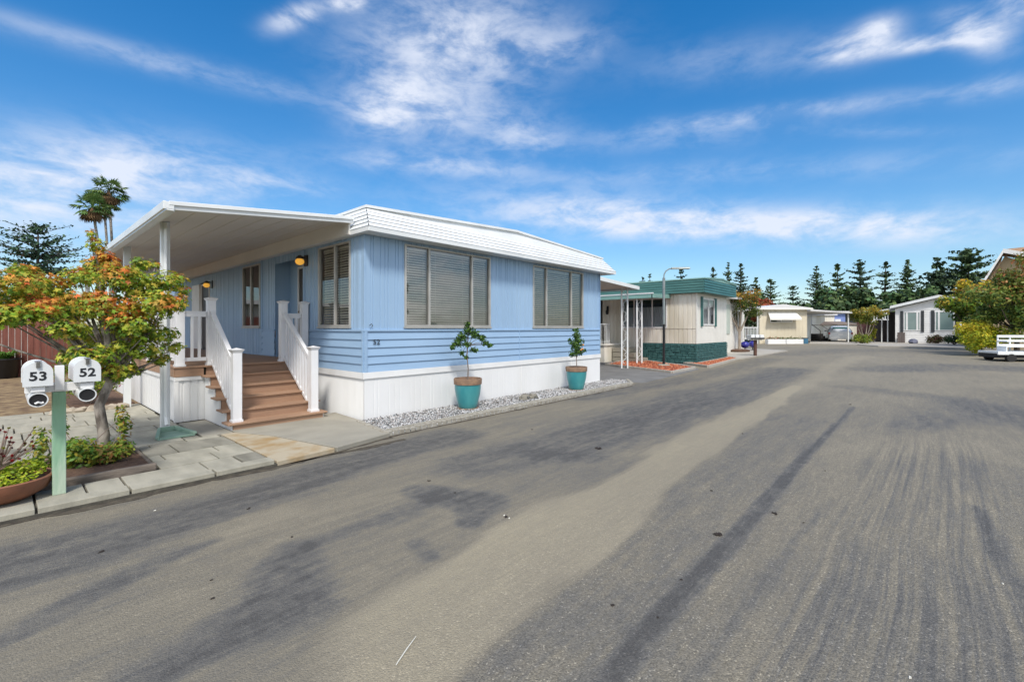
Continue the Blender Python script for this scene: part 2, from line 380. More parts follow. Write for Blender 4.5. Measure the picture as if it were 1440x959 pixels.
def asphalt():
    m, nt, b = newmat('worn asphalt'); L = nt.links; N = nt.nodes.new
    tc = N('ShaderNodeTexCoord'); at = N('ShaderNodeAttribute'); at.attribute_name = 'wear'
    def nz(scale, detail, st=(1, 1, 1), rough=.5):
        mp = N('ShaderNodeMapping'); mp.inputs['Scale'].default_value = st; L.new(tc.outputs['Object'], mp.inputs[0])
        n = N('ShaderNodeTexNoise'); n.inputs['Scale'].default_value = scale; n.inputs['Detail'].default_value = detail; n.inputs['Roughness'].default_value = rough
        L.new(mp.outputs[0], n.inputs['Vector']); return n.outputs['Fac']
    def mth(op, a, b_, c_=None):
        q = N('ShaderNodeMath'); q.operation = op
        for i, x in enumerate((a, b_, c_)):
            if x is None: continue
            if isinstance(x, (int, float)): q.inputs[i].default_value = x
            else: L.new(x, q.inputs[i])
        return q.outputs[0]
    n1 = nz(3.4, 10, (.30, 1.7, 1), .68); n2 = nz(16, 6, (.12, 2.2, 1), .65); n3 = nz(.5, 4); n4 = nz(9, 8, (1, 1, 1), .7)
    def att(nm):
        q = N('ShaderNodeAttribute'); q.attribute_name = nm; return q.outputs['Fac']
    sep = N('ShaderNodeSeparateXYZ'); L.new(tc.outputs['Object'], sep.inputs[0]); cm = N('ShaderNodeCombineXYZ')
    L.new(mth('MULTIPLY', att('tyre_side'), 17), cm.inputs[0]); L.new(mth('MULTIPLY', sep.outputs[0], .22), cm.inputs[1])
    nt_y = N('ShaderNodeTexNoise'); nt_y.inputs['Scale'].default_value = 1; nt_y.inputs['Detail'].default_value = 5; nt_y.inputs['Roughness'].default_value = .7; L.new(cm.outputs[0], nt_y.inputs['Vector'])
    ty = mth('MULTIPLY', mth('MULTIPLY', mth('SUBTRACT', nt_y.outputs['Fac'], .46, None), 2.7), att('tyre'))
    d = mth('ADD', mth('MULTIPLY', at.outputs['Fac'], mth('MULTIPLY_ADD', mth('SUBTRACT', mth('ADD', mth('MULTIPLY', n1, .5), mth('MULTIPLY', n4, .5)), .5), 4.0, .95)), mth('MULTIPLY', mth('SUBTRACT', n1, .5), .95))
    d = mth('ADD', d, mth('MULTIPLY', mth('SUBTRACT', n2, .5), .7))
    d = mth('ADD', d, mth('MULTIPLY', mth('SUBTRACT', n3, .5), .4)); d = mth('ADD', d, mth('MULTIPLY', mth('SUBTRACT', n4, .5), .55)); d = mth('ADD', d, mth('MAXIMUM', ty, -.15)); d = mth('ADD', d, .15)
    cr = N('ShaderNodeValToRGB'); L.new(mth('ADD', mth('MULTIPLY', d, .62), .36), cr.inputs[0])
    e = cr.color_ramp.elements; e[0].position = 0; e[0].color = (.30, .262, .185, 1); e[1].position = 1; e[1].color = (.082, .078, .072, 1)
    for p, c in ((.22, (.250, .220, .162, 1)), (.42, (.192, .171, .130, 1)), (.62, (.145, .135, .115, 1)), (.8, (.110, .105, .096, 1))):
        k = e.new(p); k.color = c
    # aggregate: small stones
    vo = N('ShaderNodeTexVoronoi'); vo.inputs['Scale'].default_value = 125; L.new(tc.outputs['Object'], vo.inputs['Vector'])
    sp = N('ShaderNodeSeparateColor'); L.new(vo.outputs['Color'], sp.inputs[0])
    st = mth('MULTIPLY', mth('SUBTRACT', sp.outputs[0], .5), .60)
    bright = mth('GREATER_THAN', sp.outputs[1], .972)
    fade = N('ShaderNodeMapRange'); L.new(att('coarse'), fade.inputs[0]); fade.inputs[1].default_value = 0; fade.inputs[2].default_value = 1; fade.inputs[3].default_value = .12; fade.inputs[4].default_value = .95
    f = mth('ADD', 1.0, mth('MULTIPLY', mth('ADD', st, mth('MULTIPLY', bright, .9)), fade.outputs[0]))
    vm = N('ShaderNodeVectorMath'); vm.operation = 'SCALE'; L.new(cr.outputs[0], vm.inputs[0]); L.new(f, vm.inputs['Scale'])
    L.new(vm.outputs[0], b.inputs['Base Color']); b.inputs['Roughness'].default_value = .72; b.inputs['Specular IOR Level'].default_value = .35
    bp = N('ShaderNodeBump'); bp.inputs['Strength'].default_value = .55; bp.inputs['Distance'].default_value = .006
    hh = mth('ADD', mth('MULTIPLY', vo.outputs['Distance'], -1.0), mth('MULTIPLY', nz(60, 4), 1.2)); L.new(hh, bp.inputs['Height'])
    L.new(bp.outputs[0], b.inputs['Normal'])
    return m
struct(grid_mesh('road', ug, vg, zg, asphalt(), dark, {'coarse': coarse, 'tyre_side': TY, 'tyre': tm_}))
EARTH = mat('earth and dry grass', (.12, .10, .06), .95, (.07, .09, .035), .15, .3, 5)
U2 = np.array([-900, -200, -60, -30, -10, 0]+list(np.arange(12, 47, 1.))+[64, 100, 200, 500, 1200]); V2 = np.array([-900., -200, -60, -30, -10, 0, 10, 20, 40, 80, 200, 500, 1200])
UU, VV = np.meshgrid(U2, V2, indexing='ij'); t2 = np.clip((UU-12)/34., 0, 1)
struct(grid_mesh('ground', UU, VV, .35*t2*t2*(3-2*t2)-.03, EARTH))
# ------------------------------------------------------------------ pavement in front of the steps
KV = 5.56
pav = MB()
rr = random.Random(3)
pav.box(-4, 2.14, KV, 6.22, -.05, .030)                      # mortar bed under the slabs
pav.box(-4, 1.9, 6.22, 12.0, -.05, .030); pav.box(1.9, 4.10, 6.22, 7.62, -.05, .028)
struct(pav.build('pavement_bed', mat('mortar bed', (.06, .055, .045), .95, (.10, .09, .07), 15, .5, 40)))
slabs = {0: MB(), 1: MB()}
def slab(x0, x1, y0, y1, k=0, h=.06):
    e = .009; j = rr.uniform(-.004, .004)
    slabs[k].box(x0+e, x1-e, y0+e, y1-e, .0, h+j)
x = -4.0
while x < 2.0:                                              # edge row
    w = rr.choice([.62, .70, .78]); x1 = min(x+w, 2.12)
    slab(x, x1, KV, KV+.20, 0, .075)
    if rr.random() < .5: slab(x, x+w*.55, KV+.20, 6.20, 0); slab(x+w*.55, x1, KV+.20, 6.20, rr.random() < .25)
    else: slab(x, x1, KV+.20, 6.20, 0)
    x = x1
def rowfill(u0, u1, v0, v1, pdark=.2):
    v = v0
    while v < v1-.05:
        h = rr.choice([.28, .40, .55]); v2 = min(v+h, v1); u = u0-rr.uniform(0, .3)
        while u < u1-.05:
            w = rr.choice([.4, .55, .8, .8]); u2 = min(u+w, u1)
            slab(max(u, u0), u2, v, v2, 1 if rr.random() < pdark else 0); u = u2
        v = v2
rowfill(1.16, 2.12, 6.2, 7.6, .3); rowfill(1.16, 1.9, 7.6, 12, .15); rowfill(-4, 1.16, 7.56, 12, .1); rowfill(-4, -.17, 6.2, 7.56, .1)
struct(slabs[0].build('pavement', PAVER, bev=.006)); struct(slabs[1].build('pavement', PAVER2, bev=.006))
cp = MB(); cp.prism([(2.9, KV+.06), (3.82, KV+.26), (4.02, 6.9), (4.09, 8.0), (2.32, 8.0), (2.32, 7.62), (2.62, 6.9)], -.02, .062)
struct(cp.build('concrete_pad', CONC, bev=.008))
cp = MB(); cp.prism([(2.14, KV), (2.87, KV+.06), (2.6, 6.9), (2.3, 7.6), (2.14, 7.6)], -.02, .058); struct(cp.build('stained_slab', STAINED, bev=.008))
cp = MB(); cp.box(1.92, 2.30, 7.62, 8.98, -.02, .062); struct(cp.build('concrete_pad', CONC, bev=.008))
# gutter dirt along the kerb
gd = MB(); rg = random.Random(12)
top = []; bot = []
for i in range(90):
    u = -3.5+i*.083; top.append((u, KV-.0)); bot.append((u, KV-.05-.05*rg.random()-.03*math.sin(i*.4)))
for i in range(89): gd.quad((*bot[i], .004), (*bot[i+1], .004), (top[i+1][0], top[i+1][1]+.01, .004), (top[i][0], top[i][1]+.01, .004))
struct(gd.build('gutter_dirt', mat('gutter dirt', (.05, .04, .03), .95, (.10, .085, .06), 12, .5, 40)))
# dirt yard behind the pavement
yd = MB(); yd.box(-14, 2.0, 12.0, 21.6, -.05, .045)
struct(yd.build('yard', mat('dry yard mulch', (.30, .215, .11), .95, (.13, .08, .045), 5, 1, 30, detail=9)))
# far pale pavements and neighbours' paved strip
def gpoly(name, pts, m, h=.08, base=-.05):
    mb = MB(); w = [G(*p) for p in pts]; mb.prism([(p.x, p.y) for p in w], base, h, lambda p: gz(p[0])); return mb.build(name, m)
struct(gpoly('driveway', [(842, 536), (905, 539), (984, 519.5), (960, 511), (850, 505), (800, 505)], CONC2, .012))
struct(gpoly('sidewalk', [(1022, 506), (1045, 505), (1108, 494), (1062, 491.5), (1000, 492)], PALECONC, .06))
struct(gpoly('sidewalk', [(1138, 483.8), (1205, 485.2), (1235, 487.5), (1300, 488.5), (1360, 490.5), (1400, 492), (1400, 480), (1200, 479.5), (1140, 480)], PALECONC, .06))
# ------------------------------------------------------------------ blue house
HU0, HU1, HV = 4.12, 11.81, 7.04; HB = 25.0
house = thing('mobile_home', 'blue mobile home with white mansard roof, white skirting and house number 52', 'house', (HU0, HV, 0))
FF = Fr((HU0, HV), (1, 0), (0, -1)); FS = Fr((HU0, HV), (0, 1), (-1, 0)); LW = HU1-HU0
ZS, ZT, ZD, ZW = .74, .85, 1.56, 3.21
frontw = [(4.94-HU0, 7.17-HU0, [5.50-HU0, 6.63-HU0]), (8.68-HU0, 10.90-HU0, [9.22-HU0, 10.33-HU0])]
W0, W1 = 1.64, 3.155
holes = [(a, b, W0, W1) for a, b, _ in frontw]
m1 = MB(); cells(0, LW, ZD+.02, ZW, holes, lambda a, b, z0, z1: m1.grooves(FF, a, b, z0, z1, .098, .016, .011, var=1))
sideh = [(.46, 1.66, W0, W1), (2.34, 3.79, .95, 3.05), (4.68, 5.83, W0, W1)]
cells(0, 4.56, ZD+.02, ZW, sideh[:2], lambda a, b, z0, z1: m1.grooves(FS, a, b, z0, z1, .098, .016, .011, var=1))
cells(4.56, HB-HV, .75, ZW, [sideh[2], (8.62, 9.55, .97, 3.0)], lambda a, b, z0, z1: m1.grooves(FS, a, b, z0, z1, .13, .016, .011, var=1))
FB = Fr((HU0, HV), (1, 0), (0, 1)); FR = Fr((HU1, HV), (0, 1), (1, 0))
m1.grooves(FR, 0, HB-HV, .75, ZW, .13, .016, .011); m1.fbox(Fr((HU0, HB), (1, 0), (0, 1)), 0, LW, -.02, 0, .1, ZW)
# entry recess
ab = 4.45-HU0
m1.fbox(FS, 3.79, 3.81, -ab, -.012, .95, ZW); m1.fbox(FS, 2.32, 2.34, -ab, -.012, .95, ZW)
m1.fbox(FS, 2.34, 2.44, -ab-.02, -ab, .95, ZW); m1.fbox(FS, 3.36, 3.79, -ab-.02, -ab, .95, ZW); m1.fbox(FS, 2.44, 3.36, -ab-.02, -ab, 2.98, ZW)
m1.build('upper_siding', BLUE, house)
for F_, a_, b_ in ((FF, .045, LW-.03), (FS, .045, 2.34), (FS, 3.81, 4.56)):
    m2 = MB(); m2.laps(F_, a_, b_, ZT, ZD-.01, 5, .024); m2.build('lower_siding', BLUE2, house)
m3 = MB()   # corner trim, divider moulding
m3.fbox(FF, -.012, .045, -.02, .030, ZT-.002, ZD-.01); m3.fbox(FS, .0, .045, .012, .031, ZT-.002, ZD-.01)
m3.fbox(FF, -.02, LW, -.01, .030, ZD-.01, ZD+.022); m3.fbox(FS, -.0, 2.34, -.01, .030, ZD-.01, ZD+.022); m3.fbox(FS, 3.80, 4.56, -.01, .030, ZD-.01, ZD+.022)
m3.fbox(FF, -.006, .03, -.02, .008, ZD+.022, ZW); m3.fbox(FF, LW-.03, LW+.006, -.02, .026, ZT, ZW)
m3.fbox(FS, 3.775, 3.83, -.01, .014, ZD+.022, ZW); m3.fbox(FS, 2.30, 2.35, -.01, .014, ZD+.022, ZW); m3.fbox(FS, 4.54, 4.58, -.01, .02, .85, ZW)
m3.fbox(FF, 4.02, 4.035, .0, .030, ZT, ZD-.012); m3.build('siding_trim', BLUE2, house, bev=.003)
m4 = MB(); m4.fbox(FF, -.035, LW+.02, -.01, .035, ZS, ZT-.002); m4.fbox(FS, .0, HB-HV, -.01, .035, ZS, ZT-.004)
m4.build('skirt_trim', W_PAINT, house, bev=.003)
m5 = MB(); m5.grooves(FF, -.01, LW, .0, ZS, .15, .014, .0022, .012, var=1); m5.grooves(FS, -.012, 2.0, 0, ZS, .04, .014, .009, .012); m5.grooves(FR, 0, HB-HV, 0, ZS+.01, .15, .02, .01, .01)
for a in (2.05, 4.1, 6.2): m5.fbox(FF, a, a+.035, .008, .019, .0, ZS-.002)
m5.build('skirting', W_SKIRT, house)
def facequad(mb, F, a0, a1, n, z0, z1):
    v = [F.p(a0, n, z0), F.p(a1, n, z0), F.p(a1, n, z1), F.p(a0, n, z1)]
    if F.A.y*F.N.x-F.A.x*F.N.y < 0: v = v[::-1]
    mb.quad(*v)
def window(parent, F, a0, a1, z0, z1, mull, blind=True, sill=True, glass=GLASS, fm=ALU, fw=.03, half=False):
    w = MB(); n0, n1 = -.04, .022
    w.fbox(F, a0-.012, a0+fw, n0, n1, z0, z1); w.fbox(F, a1-fw, a1+.012, n0, n1, z0, z1)
    w.fbox(F, a0+fw, a1-fw, n0, n1, z1-fw, z1); w.fbox(F, a0+fw, a1-fw, n0, n1, z0, z0+fw)
    for m_ in mull: w.fbox(F, m_-.022, m_+.022, n0, n1-.004, z0+fw, z1-fw)
    wo = w.build('window', fm, parent, bev=.003)
    g = MB(); xs = [a0+fw]+list(mull)+[a1-fw]
    facequad(g, F, a0+fw, a1-fw, -.018, z0+fw, z1-fw)
    g.build('pane', glass, wo)
    if blind:
        b = MB(); z = z0+.05; i = 0
        while z < z1-.08:
            for j in range(len(xs)-1):
                x0, x1 = xs[j]+.025, xs[j+1]-.025; dz = rnd.uniform(-.0025, .0025)
                b.hexa([F.p(x0, -.075, z+dz), F.p(x1, -.075, z+dz), F.p(x1, -.090, z+.024+dz), F.p(x0, -.090, z+.024+dz),
                        F.p(x0, -.073, z+.003+dz), F.p(x1, -.073, z+.003+dz), F.p(x1, -.088, z+.026+dz), F.p(x0, -.088, z+.026+dz)])
            z += .048; i += 1
        for j in range(len(xs)-1):
            b.fbox(F, xs[j]+.02, xs[j+1]-.02, -.11, -.07, z1-.085, z1-.04)
            L_ = xs[j+1]-xs[j]
            for q in (.18, .82): b.fbox(F, xs[j]+L_*q-.003, xs[j]+L_*q+.003, -.072, -.069, z0+.04, z1-.06)
        b.build('blind', BLIND, wo)
    if sill:
        s_ = MB(); s_.fbox(F, a0-.03, a1+.03, -.01, .038, z0-.035, z0-.003); s_.build('sill', W_PAINT if sill == 2 else ALU, wo, bev=.003)
    return wo
for a, b, mu in frontw: window(house, FF, a, b, W0, W1, mu)
window(house, FS, .46, 1.66, W0, W1, [1.02], glass=GLASS_S)
window(house, FS, 4.68, 5.83, W0, W1, [5.28], blind=False, glass=GLASS_S)
# interior
it = MB()
it.box(HU0+.15, HU1-.15, 7.2, HB-.2, .90, .95); it.box(HU0+.15, HU1-.15, 7.2, HB-.2, 3.19, 3.20)
it.box(HU0+.9, HU1-.2, 9.6, 9.65, .95, 3.19); it.box(HU0+2.9, HU0+2.95, 10.2, 14, .95, 3.19)
it.build('interior', ROOMW, house)
ch = thing('chair', 'orange chair inside the blue house behind the narrow side window', 'chair', (HU0+.75, 12.45, .95))
c_ = MB(); c_.box(-.22, .22, -.22, .22, .42, .50); c_.build('seat', ORANGE, ch, local=True, bev=.03)
c_ = MB(); c_.box(-.22, .22, .18, .24, .50, 1.05); c_.build('backrest', ORANGE, ch, local=True, bev=.03)
for sx in (-.19, .19):
    for sy in (-.19, .19):
        c_ = MB(); c_.tube([(sx, sy, 0), (sx*.95, sy*.95, .42)], [.012, .018], 6); c_.build('leg', BARKD, ch, local=True)
# doors
def door(parent, F, a0, a1, n, z0, z1, m=BLACKP, fr=W_PAINT):
    d = MB(); d.fbox(F, a0+.05, a1-.05, n-.03, n+.0, z0+.02, z1-.05); do = d.build('door', m, parent, bev=.004)
    f = MB(); f.fbox(F, a0, a0+.05, n-.02, n+.02, z0, z1); f.fbox(F, a1-.05, a1, n-.02, n+.02, z0, z1); f.fbox(F, a0+.05, a1-.05, n-.02, n+.02, z1-.05, z1)
    f.build('door_frame', fr, do, bev=.003)
    h = MB(); c = F.p(a1-.12, n+.035, z0+1.0); h.lathe((c.x, c.y, c.z-.03), [(.0, 0), (.022, .01), (.03, .03), (.022, .05), (.0, .06)], 10); h.build('handle', CHROME, do, smooth=True)
DOORD = mat('dark screen door', (.05, .048, .045), .5)
door(house, FS, 2.44, 3.36, -ab, .97, 2.98, DOORD)
door(house, FS, 8.66, 9.5, -.01, .97, 2.96, DOORD)
o = MB(); o.fbox(FS, 9.5, 10.3, -.01, .06, .97, 2.96); o.build('door', W_PAINT, house, bev=.01)
def sconce(a, z):
    s0 = MB(); s0.fbox(FS, a-.07, a+.07, 0, .03, z-.08, z+.14); s0.tube([FS.p(a, .03, z+.08), FS.p(a, .13, z+.12)], .012, 6)
    c = FS.p(a, .14, z); s0.lathe((c.x, c.y, c.z+.055), [(.05, 0), (.075, .0), (.07, .03), (.02, .07)], 16)
    lo = s0.build('wall_lamp', BLACKP, house); g = MB(); g.blob((c.x, c.y, c.z), .085, .085, .07, 1, 16, 10, .0); g.build('lamp_globe', AMBER, lo, smooth=True)
sconce(2.20, 2.94); sconce(8.42, 2.86)
# roof: mansard front, side returns, shallow gable roof behind
rf = MB(); EV = 6.70; EU0, EU1 = 4.00, 12.16; TU0, TU1 = 4.19, 12.02; TV = 7.10
def ztop(u):
    mid = (TU0+TU1)/2; return 3.695+.195*(1-abs(u-mid)/((TU1-TU0)/2))
rf.box(EU0, EU1, EV, HB+.2, 3.212, 3.222)
for (u0, u1, vv) in [(EU0, EU1, EV)]: rf.box(u0, u1, vv-.012, vv, 3.205, 3.285)
rf.box(EU0-.012, EU0, EV, HB, 3.205, 3.285); rf.box(EU1, EU1+.012, EV, HB, 3.205, 3.285)
nl = 4; zA, zB = 3.285, 3.60
def edge(t):   # position at height fraction t (0 eave .. 1 top cap) along front slope
    return EV+(TV-EV)*t, EU0+(TU0-EU0)*t, EU1+(TU1-EU1)*t
for i in range(nl):
    t0 = i/nl*.78; t1 = (i+1)/nl*.78; z0 = zA+(zB-zA)*i/nl; z1 = zA+(zB-zA)*(i+1)/nl
    v0, a0, b0 = edge(t0); v1, a1, b1 = edge(t1); d = .02
    rf.quad((a0, v0-d, z0), (b0, v0-d, z0), (b1, v1-.002, z1), (a1, v1-.002, z1)); rf.quad((a0, v0-d, z0), (b0, v0-d, z0), (b0, v0+.01, z0+.002), (a0, v0+.01, z0+.002))
    # side return
    for sgn, (q0, q1) in ((-1, (a0, a1)), (1, (b0, b1))):
        rf.quad((q0+sgn*d, v0-d, z0), (q0+sgn*d, HB, z0), (q1+sgn*.002, HB, z1), (q1+sgn*.002, v1-.002, z1)); rf.quad((q0+sgn*d, v0-d, z0), (q0+sgn*d, HB, z0), (q0-sgn*.01, HB, z0+.002), (q0-sgn*.01, v0, z0+.002))
v1, a1, b1 = edge(.78); mu = (TU0+TU1)/2
rf.add([(a1, v1-.012, zB), (b1, v1-.012, zB), (TU1, TV, ztop(TU1)), (mu, TV, ztop(mu)), (TU0, TV, ztop(TU0))], [(0, 1, 2, 3, 4)])
rf.quad((a1-.01, v1, zB), (a1-.01, HB, zB), (TU0, HB, 3.695), (TU0, TV, 3.695)); rf.quad((b1+.01, v1, zB), (b1+.01, HB, zB), (TU1, HB, 3.695), (TU1, TV, 3.695))
rf.build('mansard_panel', W_METAL, house)
rt_ = MB()
for (u0, u1) in ((TU0-.03, mu), (mu, TU1+.03)):
    rt_.hexa([(u0, TV-.05, ztop(u0)-.015), (u1, TV-.05, ztop(u1)-.015), (u1, HB, ztop(u1)-.015), (u0, HB, ztop(u0)-.015), (u0, TV-.05, ztop(u0)+.03), (u1, TV-.05, ztop(u1)+.03), (u1, HB, ztop(u1)+.03), (u0, HB, ztop(u0)+.03)])
rt_.build('roof', W_METAL, house)
mj = MB()
for u in (7.35, 9.6): mj.add([(u, EV-.03, 3.29), (u+.025, EV-.03, 3.29), (u+.03, TV-.075, 3.70), (u+.005, TV-.075, 3.70)], [(0, 1, 2, 3)])
eb = MB(); eb.box(3.965, 3.995, 7.28, HB, 3.215, 3.515); eb.build('eave_board', EAVEB, house)
text_mesh('house_number', '52', .125, INK, house, fmat(FF, .215, .034, 1.325), .004, .002, 1.1)
sc = MB(); c = FF.p(.085, .02, 1.65); sc.tube([c, c+Vector((.03, -.02, .03)), c+Vector((.05, -.02, 0)), c+Vector((.03, -.02, -.02))], .007, 6); sc.build('hook', BLACKP, house)
# ------------------------------------------------------------------ patio cover
CU, CV0, CV1 = 1.50, 7.27, 19.4
cover = thing('patio_cover', 'white patio cover with gutter and posts over the brown deck of the blue house', 'patio cover', (CU+.15, 8.5, 0))
def cz(u): return 3.19+(u-CU)/(4.0-CU)*.27
c_ = MB(); c_.hexa([(CU, CV0, cz(CU)), (3.99, CV0, cz(4)), (3.99, CV1, cz(4)), (CU, CV1, cz(CU)), (CU, CV0, cz(CU)+.035), (3.99, CV0, cz(4)+.035), (3.99, CV1, cz(4)+.035), (CU, CV1, cz(CU)+.035)])
for k in range(1, 8):
    u = CU+k*.31; c_.hexa([(u, CV0, cz(u)-.006), (u+.012, CV0, cz(u)-.006), (u+.012, CV1, cz(u)-.006), (u, CV1, cz(u)-.006), (u, CV0, cz(u)), (u+.012, CV0, cz(u)), (u+.012, CV1, cz(u)), (u, CV1, cz(u))])
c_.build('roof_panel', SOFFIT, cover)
g_ = MB()  # front fascia in two steps and side gutter
for (n0, n1, d0, d1) in ((-.05, -.001, -.055, .02), (-.075, -.052, .0, .055)):
    g_.hexa([(CU-.06, CV0+n0, cz(CU)+d0), (4.02, CV0+n0, cz(4)+d0), (4.02, CV0+n1, cz(4)+d0), (CU-.06, CV0+n1, cz(CU)+d0), (CU-.06, CV0+n0, cz(CU)+d1), (4.02, CV0+n0, cz(4)+d1), (4.02, CV0+n1, cz(4)+d1), (CU-.06, CV0+n1, cz(CU)+d1)])
g_.build('fascia', W_METAL, cover, bev=.006)
g_ = MB(); z = cz(CU); g_.box(CU-.085, CU-.002, CV0-.07, CV1, z-.07, z-.05); g_.box(CU-.12, CU-.088, CV0-.07, CV1, z-.055, z+.05); g_.box(CU-.002, CU+.015, CV0, CV1, z-.07, z-.002); g_.box(CU-.10, CU-.002, CV0-.07, CV0-.05, z-.05, z+.045)
g_.build('gutter', W_METAL, cover, bev=.006)
for i, v in enumerate((8.5, 11.6, 14.7, 17.8)):
    p = MB(); u = CU+.15
    p.box(u-.055, u+.055, v-.045, v-.030, .05, cz(u)); p.box(u-.055, u+.055, v+.030, v+.045, .05, cz(u)); p.box(u-.055, u-.040, v-.030, v+.030, .05, cz(u)); p.box(u+.02, u+.035, v-.030, v+.030, .05, cz(u))
    p.build('post', W_METAL, cover, bev=.003)
dsp = MB(); dsp.tube([(CU+.15, 8.425, 3.19), (CU+.15, 8.425, .28), (CU+.15, 8.36, .16)], .028, 4); dsp.build('downspout', W_METAL, cover)
sb = MB(); q = Vector((CU+.14, 8.02, .065))
F0 = [(-.10, .26), (.10, .26), (.22, -.26), (-.22, -.26)]
sb.prism([(q.x+a, q.y+b) for a, b in F0], .062, .085)
for (a, b) in ((0, 3), (1, 2)):
    p0, p1 = F0[a], F0[b]; w = .022 if a == 0 else -.022
    sb.hexa([(q.x+p0[0]-w, q.y+p0[1], .085), (q.x+p0[0]+w, q.y+p0[1], .085), (q.x+p1[0]+w, q.y+p1[1], .085), (q.x+p1[0]-w, q.y+p1[1], .085), (q.x+p0[0]-w, q.y+p0[1], .15), (q.x+p0[0]+w, q.y+p0[1], .15), (q.x+p1[0]+w, q.y+p1[1], .12), (q.x+p1[0]-w, q.y+p1[1], .12)])
sb.box(q.x-.1, q.x+.1, q.y+.26, q.y+.29, .062, .15)
tag(recentre(sb.build('splash_block', GREENBLOCK, bev=.006), q), 'green splash block on the pavement below the patio cover downspout', 'splash block')
# ------------------------------------------------------------------ deck and steps
DU0, DV, DZ = 1.90, 9.10, .97
deck = thing('porch', 'brown composite deck with white railings and six wide steps', 'porch', (2.9, 9.1, 0))
d_ = MB(); v = DV-.03
while v < 19:
    d_.box(DU0-.02, HU0-.02, v, v+.134, DZ-.028, DZ); v += .14
d_.build('deck_floor', DECKB, deck, bev=.003)
d_ = MB(); d_.box(DU0, 2.30, DV-.012, DV+.012, .80, DZ-.032); d_.box(DU0-.012, DU0+.012, DV+.013, 19, .80, DZ-.032)
d_.build('deck_fascia', DECKB, deck)
d_ = MB(); FD = Fr((DU0, DV), (1, 0), (0, -1)); FD2 = Fr((DU0, DV), (0, 1), (-1, 0))
d_.grooves(FD, .02, .52, .05, .74, .11, .018, .012, -.02); d_.grooves(FD2, .02, 9.9, .05, .74, .15, .018, .012, -.02)
d_.fbox(FD, 0, .5, -.02, .004, .735, .798); d_.fbox(FD2, 0, 9.9, -.02, .004, .735, .798); d_.fbox(FD, -.01, .05, -.05, -.004, .05, .735); d_.fbox(FD2, .005, .06, -.03, -.002, .05, .735)
# side cheek below the steps, following them
for k in range(5):
    v0 = 7.72+k*.276; d_.box(2.315, 2.335, v0+.03, v0+.306 if k < 4 else DV, .055, .162*(k+1)-.03)
    d_.box(3.735, 3.752, v0+.03, v0+.306 if k < 4 else DV, .055, .162*(k+1)-.03)
d_.build('deck_skirt', W_SKIRT, deck)
ln = MB(); ln.box(4.06, 4.10, 7.75, DV, .06, .9)
for k in range(5):
    v0 = 7.72+k*.276; z1 = .162*(k+1)
    t = MB(); t.box(2.26, 3.80, v0-.02, v0+.135, z1-.028, z1); t.box(2.26, 3.80, v0+.14, v0+.29, z1-.028, z1); t.build('tread', DECKB, deck, bev=.004)
for k in range(6):
    v0 = 7.72+k*.276 if k < 5 else DV+.0; z1 = .162*(k+1)
    t = MB(); t.box(2.34, 3.73, v0+.012, v0+.030, .162*k+(.062 if k == 0 else .0), z1-.03); t.build('riser', DECKB, deck)
def newel(u, v, z0, h, s=.062):
    p = MB(); p.box(u-s, u+s, v-s, v+s, z0, z0+h); po = p.build('newel_post', W_VINYL, deck, bev=.004)
    c = MB(); c.box(u-s-.012, u+s+.012, v-s-.012, v+s+.012, z0, z0+.035); c.build('post_base', W_VINYL, po); c = MB()
    c.hexa([(u-s-.004, v-s-.004, z0+h-.03), (u+s+.004, v-s-.004, z0+h-.03), (u+s+.004, v+s+.004, z0+h-.03), (u-s-.004, v+s+.004, z0+h-.03), (u-s-.028, v-s-.028, z0+h+.012), (u+s+.028, v-s-.028, z0+h+.012), (u+s+.028, v+s+.028, z0+h+.012), (u-s-.028, v+s+.028, z0+h+.012)])
    e = s+.028; c.add([(u-e, v-e, z0+h+.012), (u+e, v-e, z0+h+.012), (u+e, v+e, z0+h+.012), (u-e, v+e, z0+h+.012), (u, v, z0+h+.04)], [(0, 1, 4), (1, 2, 4), (2, 3, 4), (3, 0, 4)])
    c.build('post_cap', W_VINYL, po)
PW = [(2.42, 7.86, .162, 1.10), (3.62, 7.86, .162, 1.10), (2.42, 9.14, DZ, 1.14), (3.62, 9.14, DZ, 1.14), (4.02, 9.14, DZ, 1.14), (1.97, 9.14, DZ, 1.14)]
for p in PW: newel(*p)
def railing(p0, p1, z0, z1, hb=.10, ht=.92, n=6):
    p0 = Vector((*p0, 0)); p1 = Vector((*p1, 0)); D = p1-p0; L_ = D.length; A = D/L_; F = Fr(p0, (A.x, A.y), (-A.y, A.x))
    def bar(a0, a1, w, dz0, dz1, mb):
        s0 = z0+(z1-z0)*a0/L_; s1 = z0+(z1-z0)*a1/L_
        mb.hexa([F.p(a0, -w, s0+dz0), F.p(a1, -w, s1+dz0), F.p(a1, w, s1+dz0), F.p(a0, w, s0+dz0), F.p(a0, -w, s0+dz1), F.p(a1, -w, s1+dz1), F.p(a1, w, s1+dz1), F.p(a0, w, s0+dz1)])
    r = MB(); bar(0, L_, .024, ht-.07, ht, r); bar(0, L_, .033, ht, ht+.022, r); bar(0, L_, .02, hb, hb+.06, r)
    ro = r.build('railing', W_VINYL, deck, bev=.003)
    for i in range(n):
        a = L_*(i+1)/(n+1); b = MB(); bar(a-.019, a+.019, .019, hb+.055, ht-.065, b); b.build('baluster', W_VINYL, ro)
railing((2.42, 7.93), (2.42, 9.07), .162, DZ+.02, .02, .90, 9)
railing((3.62, 7.93), (3.62, 9.07), .162, DZ+.02, .02, .90, 9)
railing((2.04, 9.14), (2.35, 9.14), DZ, DZ, .08, .90, 2); railing((3.69, 9.14), (3.95, 9.14), DZ, DZ, .08, .90, 2)
